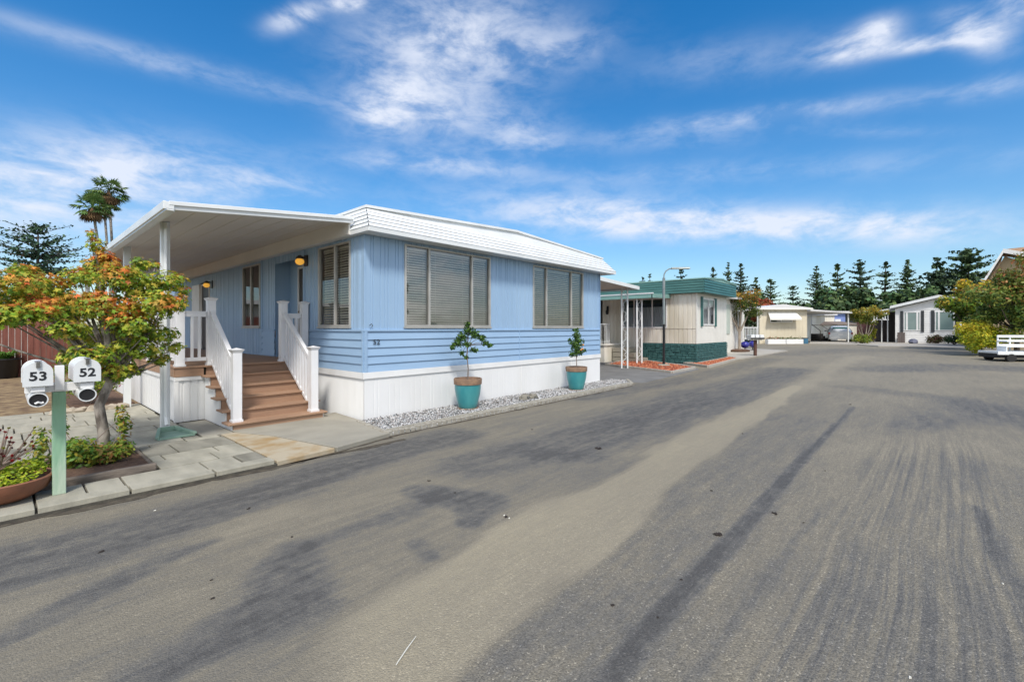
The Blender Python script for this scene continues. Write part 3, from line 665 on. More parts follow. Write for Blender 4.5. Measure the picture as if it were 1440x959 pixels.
railing((1.97, 9.21), (1.97, 11.2), DZ, DZ, .08, .90, 15); newel(1.97, 11.27, DZ, 1.14)
railing((1.97, 11.34), (1.97, 13.4), DZ, DZ, .08, .90, 15); newel(1.97, 13.47, DZ, 1.14)
railing((1.97, 13.54), (1.97, 17), DZ, DZ, .08, .90, 24)
# ------------------------------------------------------------------ gravel bed
GB = [(3.93, 6.96), (3.80, 5.86), (11.85, 5.98), (12.6, 6.55), (12.45, 7.02)]
gb = MB(); gb.prism(GB, -.02, .055); 
def gravel_mat():
    m, nt, b = newmat('loose gravel'); L = nt.links; N = nt.nodes.new
    tc = N('ShaderNodeTexCoord'); vo = N('ShaderNodeTexVoronoi'); vo.inputs['Scale'].default_value = 42; L.new(tc.outputs['Object'], vo.inputs['Vector'])
    sp = N('ShaderNodeSeparateColor'); L.new(vo.outputs['Color'], sp.inputs[0]); cr = N('ShaderNodeValToRGB'); L.new(sp.outputs[0], cr.inputs[0])
    e = cr.color_ramp.elements; e[0].color = (.10, .10, .095, 1); e[1].color = (.62, .62, .60, 1)
    for p, c in ((.3, (.22, .215, .20, 1)), (.6, (.40, .395, .375, 1))): e.new(p).color = c
    L.new(cr.outputs[0], b.inputs['Base Color']); b.inputs['Roughness'].default_value = .8
    bp = N('ShaderNodeBump'); bp.inputs['Strength'].default_value = 1; bp.inputs['Distance'].default_value = .02; bp.invert = True; L.new(vo.outputs['Distance'], bp.inputs['Height']); L.new(bp.outputs[0], b.inputs['Normal'])
    return m
struct(gb.build('gravel_bed', gravel_mat()))
STONEM, nt_, b_ = newmat('gravel stones'); at_ = nt_.nodes.new('ShaderNodeVertexColor'); at_.layer_name = 'Col'; nt_.links.new(at_.outputs[0], b_.inputs['Base Color']); b_.inputs['Roughness'].default_value = .8
def inpoly(x, y, P_):
    r_ = False; j = len(P_)-1
    for i in range(len(P_)):
        if (P_[i][1] > y) != (P_[j][1] > y) and x < (P_[j][0]-P_[i][0])*(y-P_[i][1])/(P_[j][1]-P_[i][1])+P_[i][0]: r_ = not r_
        j = i
    return r_
def stone(mb, x, y, z, r, rg, col):
    a = rg.uniform(0, 6.28); ca, sa = math.cos(a), math.sin(a); vs = []
    for (dx, dy, dz) in ((1, 0, 0), (0, 1, 0), (-1, 0, 0), (0, -1, 0), (0, 0, 1), (0, 0, -1)):
        dx *= r*rg.uniform(.7, 1.25); dy *= r*rg.uniform(.6, 1); dz *= r*rg.uniform(.5, .85)
        vs.append((x+dx*ca-dy*sa, y+dx*sa+dy*ca, z+dz))
    mb.add(vs, [(0, 1, 4), (1, 2, 4), (2, 3, 4), (3, 0, 4), (1, 0, 5), (2, 1, 5), (3, 2, 5), (0, 3, 5)], col)
gs = MB(); rg = random.Random(5); n = 0
GI = [(3.98, 6.98), (3.90, 5.98), (11.82, 6.08), (12.45, 6.55), (12.35, 6.98)]
while n < 9000:
    x = rg.uniform(3.8, 12.6); y = rg.uniform(5.85, 7.02)
    if not inpoly(x, y, GI): continue
    g = rg.choice([.08, .14, .22, .32, .42, .52, .6]); t = rg.uniform(-.02, .03)
    stone(gs, x, y, .055+rg.uniform(0, .012), rg.uniform(.012, .022), rg, (g+t, g, g-t*.6)); n += 1
tag(gs.build('gravel', STONEM), 'grey and white loose gravel along the blue house', 'gravel', kind='stuff')
# scalloped edging
eg = MB(); rg = random.Random(6)
def edging(p0, p1, step=.105):
    d = Vector((p1[0]-p0[0], p1[1]-p0[1], 0)); L_ = d.length; d /= L_; nn = int(L_/step)
    for i in range(nn):
        c = Vector((p0[0], p0[1], 0))+d*(i+.5)*L_/nn; w = L_/nn*.44; F = Fr(c, (d.x, d.y), (-d.y, d.x)); h = .075+rg.uniform(-.006, .006)
        eg.fbox(F, -w, w, -.045, .04, -.01, h)
edging((3.80, 5.90), (11.85, 6.02)); edging((11.85, 6.02), (12.58, 6.55)); edging((3.80, 5.9), (3.96, 6.96))
tag(eg.build('edging', mat('edging blocks', (.26, .235, .19), .9, (.38, .36, .31), 12, .5, 40), bev=.012), 'scalloped concrete edging around the gravel bed', 'edging')
gd = MB()
def dirtline(p0, p1, w, n=80):
    for i in range(n):
        a = Vector(p0).lerp(Vector(p1), i/n); b = Vector(p0).lerp(Vector(p1), (i+1)/n); wa = w*(.5+mnoise.noise(Vector((a.x*3, 0, 1)))); wb = w*(.5+mnoise.noise(Vector((b.x*3, 0, 1))))
        gd.quad((a.x, a.y-wa-.01, .004), (b.x, b.y-wb-.01, .004), (b.x, b.y+.01, .004), (a.x, a.y+.01, .004))
dirtline((2.12, KV), (2.9, KV+.06), .08, 20); dirtline((2.9, KV+.06), (3.82, KV+.26), .09, 24); dirtline((3.8, 5.85), (11.85, 5.97), .07)
struct(gd.build('gutter_dirt', MATS['gutter dirt']))
fl = MB(); fl.hexa([(3.86, 5.945, .05), (11.82, 6.065, .05), (11.82, 6.13, .05), (3.86, 6.01, .05), (3.86, 5.945, .082), (11.82, 6.065, .082), (11.82, 6.13, .082), (3.86, 6.01, .082)])
struct(fl.build('kerb_strip', CONC, bev=.006))
for i, (x, y, s) in enumerate(((737, 562.5, .13), (750, 560.5, .12))):
    p = G(x, y, .05); r_ = MB(); r_.blob((0, 0, .05), s, s*.8, s*.55, i+2, 14, 8, .5); o = r_.build('rock', ROCK, smooth=True); o.location = (p.x, p.y, .055)
    tag(o, ['rounded grey rock on the gravel bed, the left and larger of two', 'rounded brownish rock on the gravel bed, the right one of two'][i], 'rock', 'rocks on the gravel')
# ------------------------------------------------------------------ plants
def lerp(a, b, t): return tuple(a[i]+(b[i]-a[i])*t for i in range(len(a)))
def leafshape(kind):
    if kind == 'maple':
        pts = []
        for k in range(5):
            a = math.pi/2+(k-2)*1.05; L_ = [.62, .9, 1.15, .9, .62][k]
            a0 = a-.52; pts.append((math.cos(a0)*.38, math.sin(a0)*.38)); pts.append((math.cos(a)*L_, math.sin(a)*L_))
        pts.append((math.cos(math.pi/2+2*1.05+.52)*.38, math.sin(math.pi/2+2*1.05+.52)*.38)); pts.append((0, -.12))
        return [(x, y-.3) for x, y in pts[::1]]
    if kind == 'oval': return [(0, -1), (.42, -.35), (.45, .25), (0, 1), (-.45, .25), (-.42, -.35)]
    return [(-.8, -.8), (.8, -.7), (.7, .8), (-.7, .75)]
def leaf(mb, p, n, s, rg, shape, col):
    n = n.normalized(); a = n.cross(Vector((rg.gauss(0, 1), rg.gauss(0, 1), rg.gauss(0, 1))))
    if a.length < 1e-4: a = Vector((1, 0, 0))
    a.normalize(); b = n.cross(a); k = []
    for (x, y) in shape:
        k.append(p + a*(x*s) + b*(y*s) - n*(abs(x)*s*.25))
    mb.add(k, [tuple(range(len(k)))], col)
def crown(mb, clumps, nleaf, size, rg, shape, colf, shell=.55, up=.5):
    vols = [c[1]*c[2]*c[3] for c in clumps]; tot = sum(v**.75 for v in vols)
    for c, v in zip(clumps, vols):
        k = int(nleaf*v**.75/tot); hue = rg.random()
        for _ in range(k):
            d = Vector((rg.gauss(0, 1), rg.gauss(0, 1), rg.gauss(0, 1))).normalized(); rad = rg.uniform(shell, 1.08)**.8
            p = Vector((c[0].x+d.x*c[1]*rad, c[0].y+d.y*c[2]*rad, c[0].z+d.z*c[3]*rad))
            nn = d+Vector((rg.gauss(0, .5), rg.gauss(0, .5), up+rg.gauss(0, .5)))
            leaf(mb, p, nn, size*rg.uniform(.5, 1.4), rg, shape, colf(p, d, hue, rg))
def make_clumps(c, rx, ry, rz, n, r0, r1, rg, squash=.7, flat=1):
    out = []
    for _ in range(n):
        d = Vector((rg.gauss(0, 1), rg.gauss(0, 1), rg.gauss(0, 1))).normalized()*rg.uniform(.25, .92)
        r = rg.uniform(r0, r1)
        out.append((Vector((c[0]+d.x*rx, c[1]+d.y*ry, c[2]+d.z*rz)), r, r*rg.uniform(.8, 1.1), r*squash))
    return out
def limbs(mb, fork, clumps, r, rg, every=1, n=6):
    for c in clumps[::every]:
        q = c[0]; mid = (Vector(fork)+q)/2+Vector((rg.uniform(-.1, .1), rg.uniform(-.1, .1), -.12*(q-Vector(fork)).length))
        mb.tube([fork, mid, q], [r, r*.6, r*.2], n)
# Japanese maple beside the mailboxes
rg = random.Random(21); TB = Vector((.80, 7.28, .08))
maple = thing('maple_tree', 'small maple with green and orange leaves beside the white mailboxes', 'tree', TB)
t_ = MB(); fork = TB+Vector((.10, -.02, .95))
t_.tube([TB, TB+Vector((.02, 0, .25)), TB+Vector((-.02, .02, .6)), fork], [.068, .056, .05, .043], 12)
def pxz(x, y, Z): return P(x, Z, EYE+(HOR-y)/FPX*Z)
mc = []
spec = [(20, 400, 4.9, .30), (60, 405, 5.5, .34), (55, 432, 5.0, .30), (95, 462, 5.1, .24), (15, 440, 4.8, .3), (110, 430, 5.6, .34), (125, 500, 5.2, .30), (165, 390, 5.5, .30), (150, 430, 5.4, .34), (195, 400, 5.7, .32), (235, 395, 5.9, .26), (215, 430, 5.6, .33), (185, 455, 5.5, .32), (240, 425, 5.8, .24), (200, 490, 5.7, .28), (225, 470, 5.8, .24), (165, 520, 5.5, .24), (140, 380, 6.3, .28), (110, 390, 5.9, .24), (30, 385, 5.6, .22), (185, 520, 5.8, .16), (-30, 430, 4.8, .35), (80, 430, 6.2, .35), (200, 370, 6.0, .16), (225, 505, 5.9, .14), (130, 470, 6.2, .35), (170, 470, 6.2, .35)]
for (x, y, Z, r) in spec:
    c = pxz(x, y, Z); mc.append((c, r*.92, r*.92, r*.52)); d_ = Vector((rg.gauss(0, 1), rg.gauss(0, 1), rg.gauss(0, .6)))*r*.55; mc.append((c+d_, r*.4, r*.4, r*.26))
for (x, y, r) in ((128, 330, .07), (136, 345, .10), (145, 362, .12), (133, 372, .12), (155, 370, .12)): mc.append((pxz(x, y, 5.5), r, r, r*1.0))
mids = []
for k, c in enumerate(mc):
    q = c[0]; mid = fork+(q-fork)*.45+Vector((rg.uniform(-.08, .08), rg.uniform(-.08, .08), -.03)); r0 = .034 if k % 4 == 0 else .016
    t_.tube([fork-Vector((0, 0, .1*rg.random())), mid, q], [r0, r0*.62, .005], 6)
t_.tube([fork, pxz(150, 470, 5.45), pxz(142, 400, 5.45), pxz(130, 325, 5.5)], [.04, .03, .018, .006], 8)
t_.build('trunk', BARK, maple, smooth=True)
m_ = MB(); sh = leafshape('maple')
OR = [(.72, .30, .06), (.68, .22, .05), (.74, .40, .07), (.60, .17, .05)]; GN = [(.30, .40, .04), (.22, .33, .035), (.13, .23, .03), (.42, .46, .05), (.52, .48, .06)]
def mapcol(p, d, hue, rg):
    nv = mnoise.noise(p*2.9)*1.15+.42*d.z+(p.z-2.0)*.45
    t = nv+rg.gauss(0, .22)
    c = rg.choice(OR) if t > .66 else lerp(rg.choice(OR), rg.choice(GN), .5) if t > .36 else rg.choice(GN)
    return tuple(min(x*rg.uniform(.8, 1.15), .9) for x in c)
crown(m_, mc, 13000, .042, rg, sh, mapcol, .35, .8)
m_.build('crown', LEAF, maple)
# bed beneath
bd = MB(); bd.box(-.10, 1.10, 6.30, 7.50, .0, .09); struct(bd.build('planting_soil', BROWNMULCH))
fr = MB(); fr.box(-.16, 1.14, 6.24, 6.30, .0, .125); fr.box(1.10, 1.14, 6.31, 7.52, .0, .10); fr.box(-.12, 1.10, 7.50, 7.54, 0, .10); fr.box(-.16, -.11, 6.31, 7.54, 0, .10); fr.box(.0, .12, 6.12, 6.215, .03, .16)
tag(fr.build('planter_edging', OLDWOOD, bev=.015), 'weathered timber edging around the maple planting bed', 'edging')
iv = MB(); rg = random.Random(31); ivc = make_clumps((.66, 7.0, .16), .42, .42, .14, 24, .10, .17, rg, .8)
for p in ((1.0, 7.2, .42), (.95, 7.05, .55), (.3, 7.25, .38), (.45, 7.3, .5), (.25, 6.8, .3)): ivc.append((Vector(p), .08, .08, .16))
GRN = [(.10, .19, .03), (.16, .26, .04), (.25, .32, .04), (.36, .36, .05), (.34, .19, .06)]
crown(iv, ivc, 4200, .028, rg, leafshape('oval'), lambda p, d, h, rg: tuple(x*rg.uniform(.8, 1.2) for x in (rg.choice(GRN[:4]) if rg.random() < .8 or p.x < .7 else GRN[4])), .3, .8)
ivo = thing('groundcover_shrub', 'low leafy green shrub filling the bed around the maple trunk', 'shrub', (.62, 6.95, .09)); iv.build('foliage', LEAF, ivo)
st_ = MB()
for c in ivc: st_.tube([(.62+rg.uniform(-.2, .2), 6.95+rg.uniform(-.2, .2), .09), c[0]], [.006, .003], 5)
st_.build('stems', TWIG, ivo)
# ------------------------------------------------------------------ mailboxes
MP = Vector((.36, 5.99, .06))
mpst = thing('mailbox_post', 'chipped pale green square post carrying two white mailboxes', 'post', MP)
q = MB(); q.box(-.046, .046, -.046, .046, 0, .955); q.build('post', GPOST, mpst, local=True, bev=.006)
q = MB(); q.box(-.22, .24, -.05, .05, .957, 1.035); q.box(-.19, -.10, -.26, .22, .985, 1.04); q.box(.125, .215, -.26, .22, .985, 1.04); q.build('crossbar', W_PAINT, mpst, local=True, bev=.004)
q = MB(); q.box(-.032, .032, -.075, -.052, .97, 1.20); q.build('white_plank', W_PAINT, mpst, local=True, bev=.003)
def mailbox(du, num, lab, dz=0):
    t = thing('mailbox', lab, 'mailbox', MP+Vector((du, 0, 1.042+dz)), 0, 'white mailboxes on the green post')
    w, h, yf, yb = .088, .115, -.27, .22; arc = [(w*math.cos(math.pi*k/14), h+w*math.sin(math.pi*k/14)) for k in range(15)]
    pr = [(w, 0)]+arc+[(-w, 0)]
    b = MB(); n = len(pr)
    b.add([(x, yf, z) for x, z in pr]+[(x, yb, z) for x, z in pr], [tuple(range(n)), tuple(range(n, 2*n))[::-1]]+[(i, (i+1) % n, n+(i+1) % n, n+i) for i in range(n)])
    bo = b.build('body', W_METAL, t, local=True, bev=.003)
    d = MB(); s = 1.06; pr2 = [(x*s, z*1.03-.004) for x, z in pr]
    d.add([(x, yf-.012, z) for x, z in pr2]+[(x, yf-.001, z) for x, z in pr2]+[(x, yf+.02, z) for x, z in pr2], [tuple(range(n))]+[(i, i+1, n+i+1, n+i) for i in range(n-1)]+[(n+i, n+i+1, 2*n+i+1, 2*n+i) for i in range(n-1)])
    do = d.build('door', W_METAL, t, local=True)
    k = MB(); k.box(-.014, .014, yf-.03, yf-.013, h+w-.045, h+w+.012); k.box(-.022, .022, yf-.018, yf+.02, h+w+.004, h+w+.014); k.build('latch', CHROME, do, local=True, bev=.003)
    mw = WM[t.name] @ Matrix(((1, 0, 0, 0), (0, 0, -1, yf-.0135), (0, 1, 0, .048), (0, 0, 0, 1)))
    text_mesh('number', num, .105, INK, t, mw, .028, .001, 1.05)
    # newspaper tube hung below
    tb = MB(); zc = -.125; r = .062; m = 18
    ring = lambda y, r: [(r*1.05*math.cos(2*math.pi*j/m), y, zc+r*math.sin(2*math.pi*j/m)) for j in range(m)]
    tb.add(ring(yf-.0, r)+ring(yb, r)+ring(yf-.0, r-.008)+ring(yb-.02, r-.008), [(j, (j+1) % m, m+(j+1) % m, m+j) for j in range(m)]+[(2*m+j, 2*m+(j+1) % m, 3*m+(j+1) % m, 3*m+j) for j in range(m)]+[(j, (j+1) % m, 2*m+(j+1) % m, 2*m+j) for j in range(m)])
    tb.box(-.02, .02, -.1, .1, zc+r-.003, -.06)
    to = tb.build('newspaper_tube', W_METAL, t, local=True, smooth=True)
    ins = MB(); ins.add(ring(yf+.015, r-.009), [tuple(range(m))]); ins.build('tube_inside', BLACKP, to, local=True)
    if num == '53':
        pp = MB(); pp.tube([(-.02, yf-.01, zc-.03), (0, yf-.01, zc-.018), (.02, yf+.0, zc-.03), (.035, yf, zc-.022)], .009, 6); pp.build('rolled_paper', W_PAINT, to, local=True)
    return t
mailbox(-.145, '53', 'white arched mailbox reading 53, left one on the green post')
mailbox(.170, '52', 'white arched mailbox reading 52, right one on the green post', .012)
# ------------------------------------------------------------------ terracotta bowl with succulents
BP = Vector((.0, 6.12, .065))
bowl = thing('bowl_planter', 'wide terracotta bowl of red and lime succulents by the green post', 'planter', BP)
q = MB(); q.lathe((0, 0, 0), [(.17, 0), (.20, .01), (.30, .075), (.335, .15), (.345, .185), (.335, .195), (.315, .19), (.305, .15), (.02, .145)], 40); q.build('bowl', TERRA, bowl, local=True, smooth=True)
q = MB(); q.lathe((0, 0, 0), [(.306, .148), (.2, .165), (.01, .175)], 30); q.build('soil', SOIL, bowl, local=True)
rg = random.Random(41)
q = MB()
for _ in range(1700):
    a = rg.uniform(0, 6.28); rr_ = .29*math.sqrt(rg.random()); x, y = rr_*math.cos(a), rr_*math.sin(a)
    if x < -.02 and y > .0: continue
    hh = .18+.13*max(0, 1-((x-.14)**2+(y+.02)**2)/.035)+rg.uniform(0, .03)
    leaf(q, Vector((x, y, hh)), Vector((rg.gauss(0, .6), rg.gauss(0, .6), 1)), .018*rg.uniform(.7, 1.3), rg, leafshape('oval'), rg.choice([(.42, .50, .03), (.34, .45, .03), (.50, .52, .05), (.22, .33, .03)]))
q.build('lime_sedum', LEAF, bowl, local=True)
q = MB(); ros = MB()
q.tube([(-.05, 0, .15), (-.04, 0, .32)], [.055, .035], 10); q.tube([(-.13, .03, .15), (-.12, .03, .30)], [.04, .025], 10)
for k in range(26):
    a = rg.uniform(0, 6.28); L_ = rg.uniform(.18, .42); e = Vector((-.05+math.cos(a)*L_*.75, math.sin(a)*L_*.6, .30+rg.uniform(.05, .32)))
    m = Vector((-.05+math.cos(a)*L_*.35, math.sin(a)*L_*.3, .32+rg.uniform(0, .06))); q.tube([(-.05, 0, .29), m, e], [.014, .009, .004], 6)
    e2 = e+Vector((rg.uniform(-.06, .06), rg.uniform(-.06, .06), rg.uniform(.02, .08))); q.tube([m, e2], [.006, .003], 5)
    for c in (e, e2):
        col = rg.choice([(.35, .03, .03), (.22, .03, .04), (.12, .05, .04), (.28, .28, .04)])
        for j in range(9): leaf(ros, c, Vector((math.cos(j*.7), math.sin(j*.7), .6)), .016, rg, leafshape('oval'), col)
q.build('stems', TWIG, bowl, local=True, smooth=True); ros.build('red_rosettes', LEAF, bowl, local=True)
# ------------------------------------------------------------------ glazed pots with citrus trees
def pot(loc, lab, sc=1):
    t = thing('potted_tree', lab, 'potted plant', loc, 0, 'teal pots on the gravel')
    q = MB(); q.lathe((0, 0, 0), [(.165, 0), (.18, .02), (.205, .12), (.238, .26), (.255, .38), (.256, .455)], 40); q.build('pot', TEAL, t, local=True, smooth=True)
    q = MB(); q.lathe((0, 0, 0), [(.262, .456), (.270, .46), (.275, .555), (.268, .57), (.245, .57), (.24, .53)], 40); q.build('pot_rim', CLAYRIM, t, local=True, smooth=True)
    q = MB(); q.lathe((0, 0, 0), [(.243, .525), (.1, .535), (.01, .537)], 24); q.build('soil', SOIL, t, local=True)
    q = MB(); q.lathe((0, 0, 0), [(.215, -.012), (.22, 0), (.185, .004), (.01, .004)], 30); q.build('saucer', CLAYRIM, t, local=True)
    return t
CG = [(.045, .11, .022), (.07, .16, .03), (.035, .085, .018), (.12, .22, .04)]
def citrus(t, clumps, trunk, nl, seed, fruit=()):
    rg = random.Random(seed); q = MB(); q.tube(trunk, [.013, .011, .010, .008][:len(trunk)], 7)
    for c in clumps: q.tube([trunk[-1], (Vector(trunk[-1])+c[0])/2+Vector((0, 0, .02)), c[0]], [.007, .005, .002], 5)
    q.build('trunk', TWIG, t, local=True, smooth=True)
    f = MB(); crown(f, clumps, nl, .032, rg, leafshape('oval'), lambda p, d, h, rg: rg.choice(CG), .2, .5); f.build('foliage', LEAF, t, local=True)
    for fp in fruit:
        g = MB(); g.blob(fp, .022, .022, .022, 1, 10, 8, 0); g.build('fruit', ORANGE, t, local=True, smooth=True)
def V(*a): return Vector(a)
p1 = pot((6.03, 6.52, .068), 'teal glazed pot with a leggy drooping citrus tree, near the corner')
def cl(a, z, r, b=0): return (V(a*S_-b*0, -a*C_, z), r, r, r*.8)   # spread across the view
citrus(p1, [cl(-.20, 1.25, .11), cl(-.30, 1.18, .07), cl(-.10, 1.38, .12), cl(.02, 1.50, .12), cl(.14, 1.42, .11), cl(.26, 1.36, .09), cl(.34, 1.26, .09), cl(.43, 1.20, .06), cl(-.02, 1.22, .09), cl(.12, 1.12, .08), cl(-.12, 1.06, .08), cl(-.03, .98, .06), cl(.0, 1.62, .07)],
       [V(0, 0, .47), V(.01, 0, .75), V(-.02, 0, 1.0), V(0, 0, 1.2)], 950, 3)
p2 = pot((9.68, 6.44, .068), 'teal glazed pot with a compact upright citrus tree, near the far corner')
citrus(p2, [cl(0, 1.35, .12), cl(.06, 1.2, .14), cl(-.08, 1.18, .13), cl(.0, 1.05, .15), cl(.08, .95, .12), cl(-.08, .90, .12), cl(.2, .98, .07), cl(0, 1.48, .08), cl(-.18, 1.25, .06)],
       [V(0, 0, .47), V(.01, 0, .6), V(0, 0, .8)], 1000, 4, [(.02*S_, -.18, 1.02), (-.03, -.16, 1.0), (.05, -.17, 1.12)])
# ------------------------------------------------------------------ left background: fence, pot, neighbour, trees
def fence(name, lab, p0, p1, h, m, bw=.14, z0=0, cap=False, seed=1, post=True):
    rg = random.Random(seed); p0 = Vector(p0); p1 = Vector(p1); d = p1-p0; L_ = d.length; d /= L_
    t = thing(name, lab, 'fence', (p0.x, p0.y, z0)); F = Fr(p0, (d.x, d.y), (d.y, -d.x)); b = MB(); a = 0
    while a < L_:
        b.fbox(F, a, a+bw-.008, -.01, .012+rg.uniform(-.003, .004), z0, z0+h+rg.uniform(-.02, .02)); a += bw
    b.build('boards', m, t)
    r_ = MB(); r_.fbox(F, 0, L_, -.06, -.012, z0+.3, z0+.39); r_.fbox(F, 0, L_, -.06, -.012, z0+h-.35, z0+h-.26); r_.build('rails', m, t)
    if post:
        a = 0
        while a <= L_+.01: q = MB(); q.fbox(F, a, a+.09, -.15, -.062, z0, z0+h+.03); q.build('post', m, t); a += 2.2
    return t
fence('wooden_fence', 'red brown vertical board fence behind the maple and mailboxes', (-13, 21.6, 0), (1.75, 21.6, 0), 2.1, REDFENCE, seed=4)
nb = thing('neighbour_house', 'white neighbouring home glimpsed beyond the red brown fence', 'house', (-6, 27, 0))
q = MB(); q.grooves(Fr((-12, 27), (1, 0), (0, -1)), 0, 13, 0, 2.9, .3, .03, .02); q.box(-12, 1, 27.02, 36, 0, 2.9); q.build('wall', CREAMW, nb)
q = MB(); q.hexa([(-12.4, 26.4, 2.9), (1.4, 26.4, 2.9), (1.4, 36.5, 2.9), (-12.4, 36.5, 2.9), (-12.4, 26.4, 3.1), (1.4, 26.4, 3.1), (1.4, 36.5, 3.3), (-12.4, 36.5, 3.3)]); q.build('roof', ROOFW, nb)
window(nb, Fr((-12, 27), (1, 0), (0, -1)), 7, 8.6, 1.2, 2.3, [7.8], blind=False, glass=CARGL, fm=W_PAINT)
bpot = G(6, 530); t = thing('potted_plant', 'black nursery pot with green strappy leaves by the red fence', 'potted plant', (bpot.x, bpot.y-1.2, .045))
q = MB(); q.lathe((0, 0, 0), [(.26, 0), (.28, .02), (.36, .56), (.38, .58), (.38, .62), (.34, .62), (.33, .56)], 24); q.build('pot', BLACKP, t, local=True, smooth=True)
q = MB(); rg = random.Random(9)
for k in range(80):
    a = rg.uniform(0, 6.28); d = V(math.cos(a), math.sin(a), 0); s = d.cross(V(0, 0, 1))*.022; L_ = rg.uniform(.25, .5)
    b0 = d*.08+V(0, 0, .58); b1 = d*L_*.6+V(0, 0, .58+L_*.6); b2 = d*L_*1.1+V(0, 0, .58+L_*.4); c = rg.choice([(.12, .25, .04), (.2, .34, .06), (.08, .18, .03)])
    q.quad(b0-s, b0+s, b1+s, b1-s, c); q.add([b1-s, b1+s, b2], [(0, 1, 2)], c)
q.build('leaves', LEAF, t, local=True)
t = thing('bare_shrub', 'leafless twiggy shrub against the red brown fence', 'shrub', (bpot.x-.5, bpot.y+.6, .045)); q = MB()
for k in range(40):
    a = rg.uniform(0, 6.28); q.tube([(0, 0, 0), (math.cos(a)*.2, math.sin(a)*.2, .7), (math.cos(a)*rg.uniform(.3, .8), math.sin(a)*.5, rg.uniform(1.1, 1.7))], [.012, .008, .003], 5)
q.build('twigs', TWIG, t, local=True)
# flower shrub and mulch beside deck
q = MB(); q.box(.9, 1.84, 12.05, 18, .045, .07); struct(q.build('mulch_strip', BROWNMULCH))
t = thing('flower_shrub', 'green shrub with pink flowers beside the deck skirt', 'shrub', (1.3, 12.6, .06)); q = MB(); rg = random.Random(77)
crown(q, make_clumps((1.2, 12.6, .5), .45, .8, .4, 16, .16, .26, rg), 1800, .03, rg, leafshape('oval'), lambda p, d, h, rg: (.75, .22, .32) if rg.random() < .07 else rg.choice(GRN[:4]), .3)
q.build('foliage', LEAF, t)
q = MB()
for k in range(10): q.tube([(1.2, 12.6, .05), (1.2+rg.uniform(-.3, .3), 12.6+rg.uniform(-.6, .6), .6)], [.012, .004], 5)
q.build('stems', TWIG, t)
for i in range(7):
    p = G(82+i*15, 582-i*1.5, .06); q = MB(); q.blob((0, 0, .02), .13, .10, .07, i+20, 10, 7, .6); o = q.build('border_stone', mat('pale stone', (.42, .36, .28), .85) if i == 0 else MATS['pale stone'], smooth=True); o.location = p
    tag(o, 'pale stone in the row edging the pavement behind the maple', 'stone', 'pale stones in a row behind the maple')
rb = P(112, 11.6); t = thing('rose_bush', 'leafy bush with pale pink roses between the mailboxes and the fence', 'shrub', (rb.x, rb.y, .045)); q = MB(); rg = random.Random(78)
crown(q, make_clumps((rb.x, rb.y, .65), .75, .6, .45, 22, .16, .28, rg), 2600, .032, rg, leafshape('oval'), lambda p, d, h, rg: (.80, .38, .40) if rg.random() < .06 else tuple(c*(.7+.6*h) for c in rg.choice(GRN[:3])), .3); q.build('foliage', LEAF, t)
q = MB()
for k in range(12): q.tube([(rb.x, rb.y, .05), (rb.x+rg.uniform(-.5, .5), rb.y+rg.uniform(-.4, .4), .75)], [.012, .004], 5)
q.build('stems', TWIG, t)
def palm(name, lab, x, ytop, xb, Z, cr, seed):
    rg = random.Random(seed); top = P(x, Z, EYE+(HOR-ytop)/FPX*Z); base = P(xb, Z, 0)
    t = thing(name, lab, 'palm tree', base, 0, 'tall palms in the distance'); q = MB(); D = top-base
    q.tube([base, base+D*.5+V(.15, .1, 0), top], [.20, .16, .14], 8); q.build('trunk', BARK, t, smooth=True)
    g = MB(); dd = MB()
    for k in range(64):
        a = rg.uniform(0, 6.28); el = rg.uniform(-1.25, 1.3); dead = el < -.55
        d = V(math.cos(a)*math.cos(el), math.sin(a)*math.cos(el), math.sin(el)); L_ = cr*rg.uniform(.5, .75)*(.8 if dead else 1); c = top+d*L_
        side = d.cross(V(0, 0, 1)).normalized(); upv = side.cross(d).normalized(); mb = dd if dead else g
        col = rg.choice([(.17, .10, .05), (.22, .14, .07)]) if dead else rg.choice([(.07, .14, .04), (.10, .19, .05), (.17, .25, .07)])
        w0 = side*.04; mb.quad(top-w0, top+w0, c+w0, c-w0, col)
        for j in range(9):
            b = (j-4)*.33; e = c+(d*math.cos(b)+side*math.sin(b))*cr*.48+V(0, 0, -.16*cr*abs(math.sin(b))-.10*cr); n = (side*math.cos(b)-d*math.sin(b))*.085*cr*.5
            mid = c+(e-c)*.55+upv*.03*cr; mb.quad(c, mid-n, e, mid+n, col)
    co = g.build('crown', LEAFN, t); dd.build('dead_fronds', LEAFN, t)
palm('palm_tree', 'tallest palm at the right of the three distant palms', 153, 268, 162, 62, 2.2, 1)
palm('palm_tree', 'lowest palm at the left of the three distant palms', 130, 292, 156, 58, 2.0, 2)
palm('palm_tree', 'middle palm half hidden between the two other distant palms', 146, 287, 158, 66, 1.9, 3)
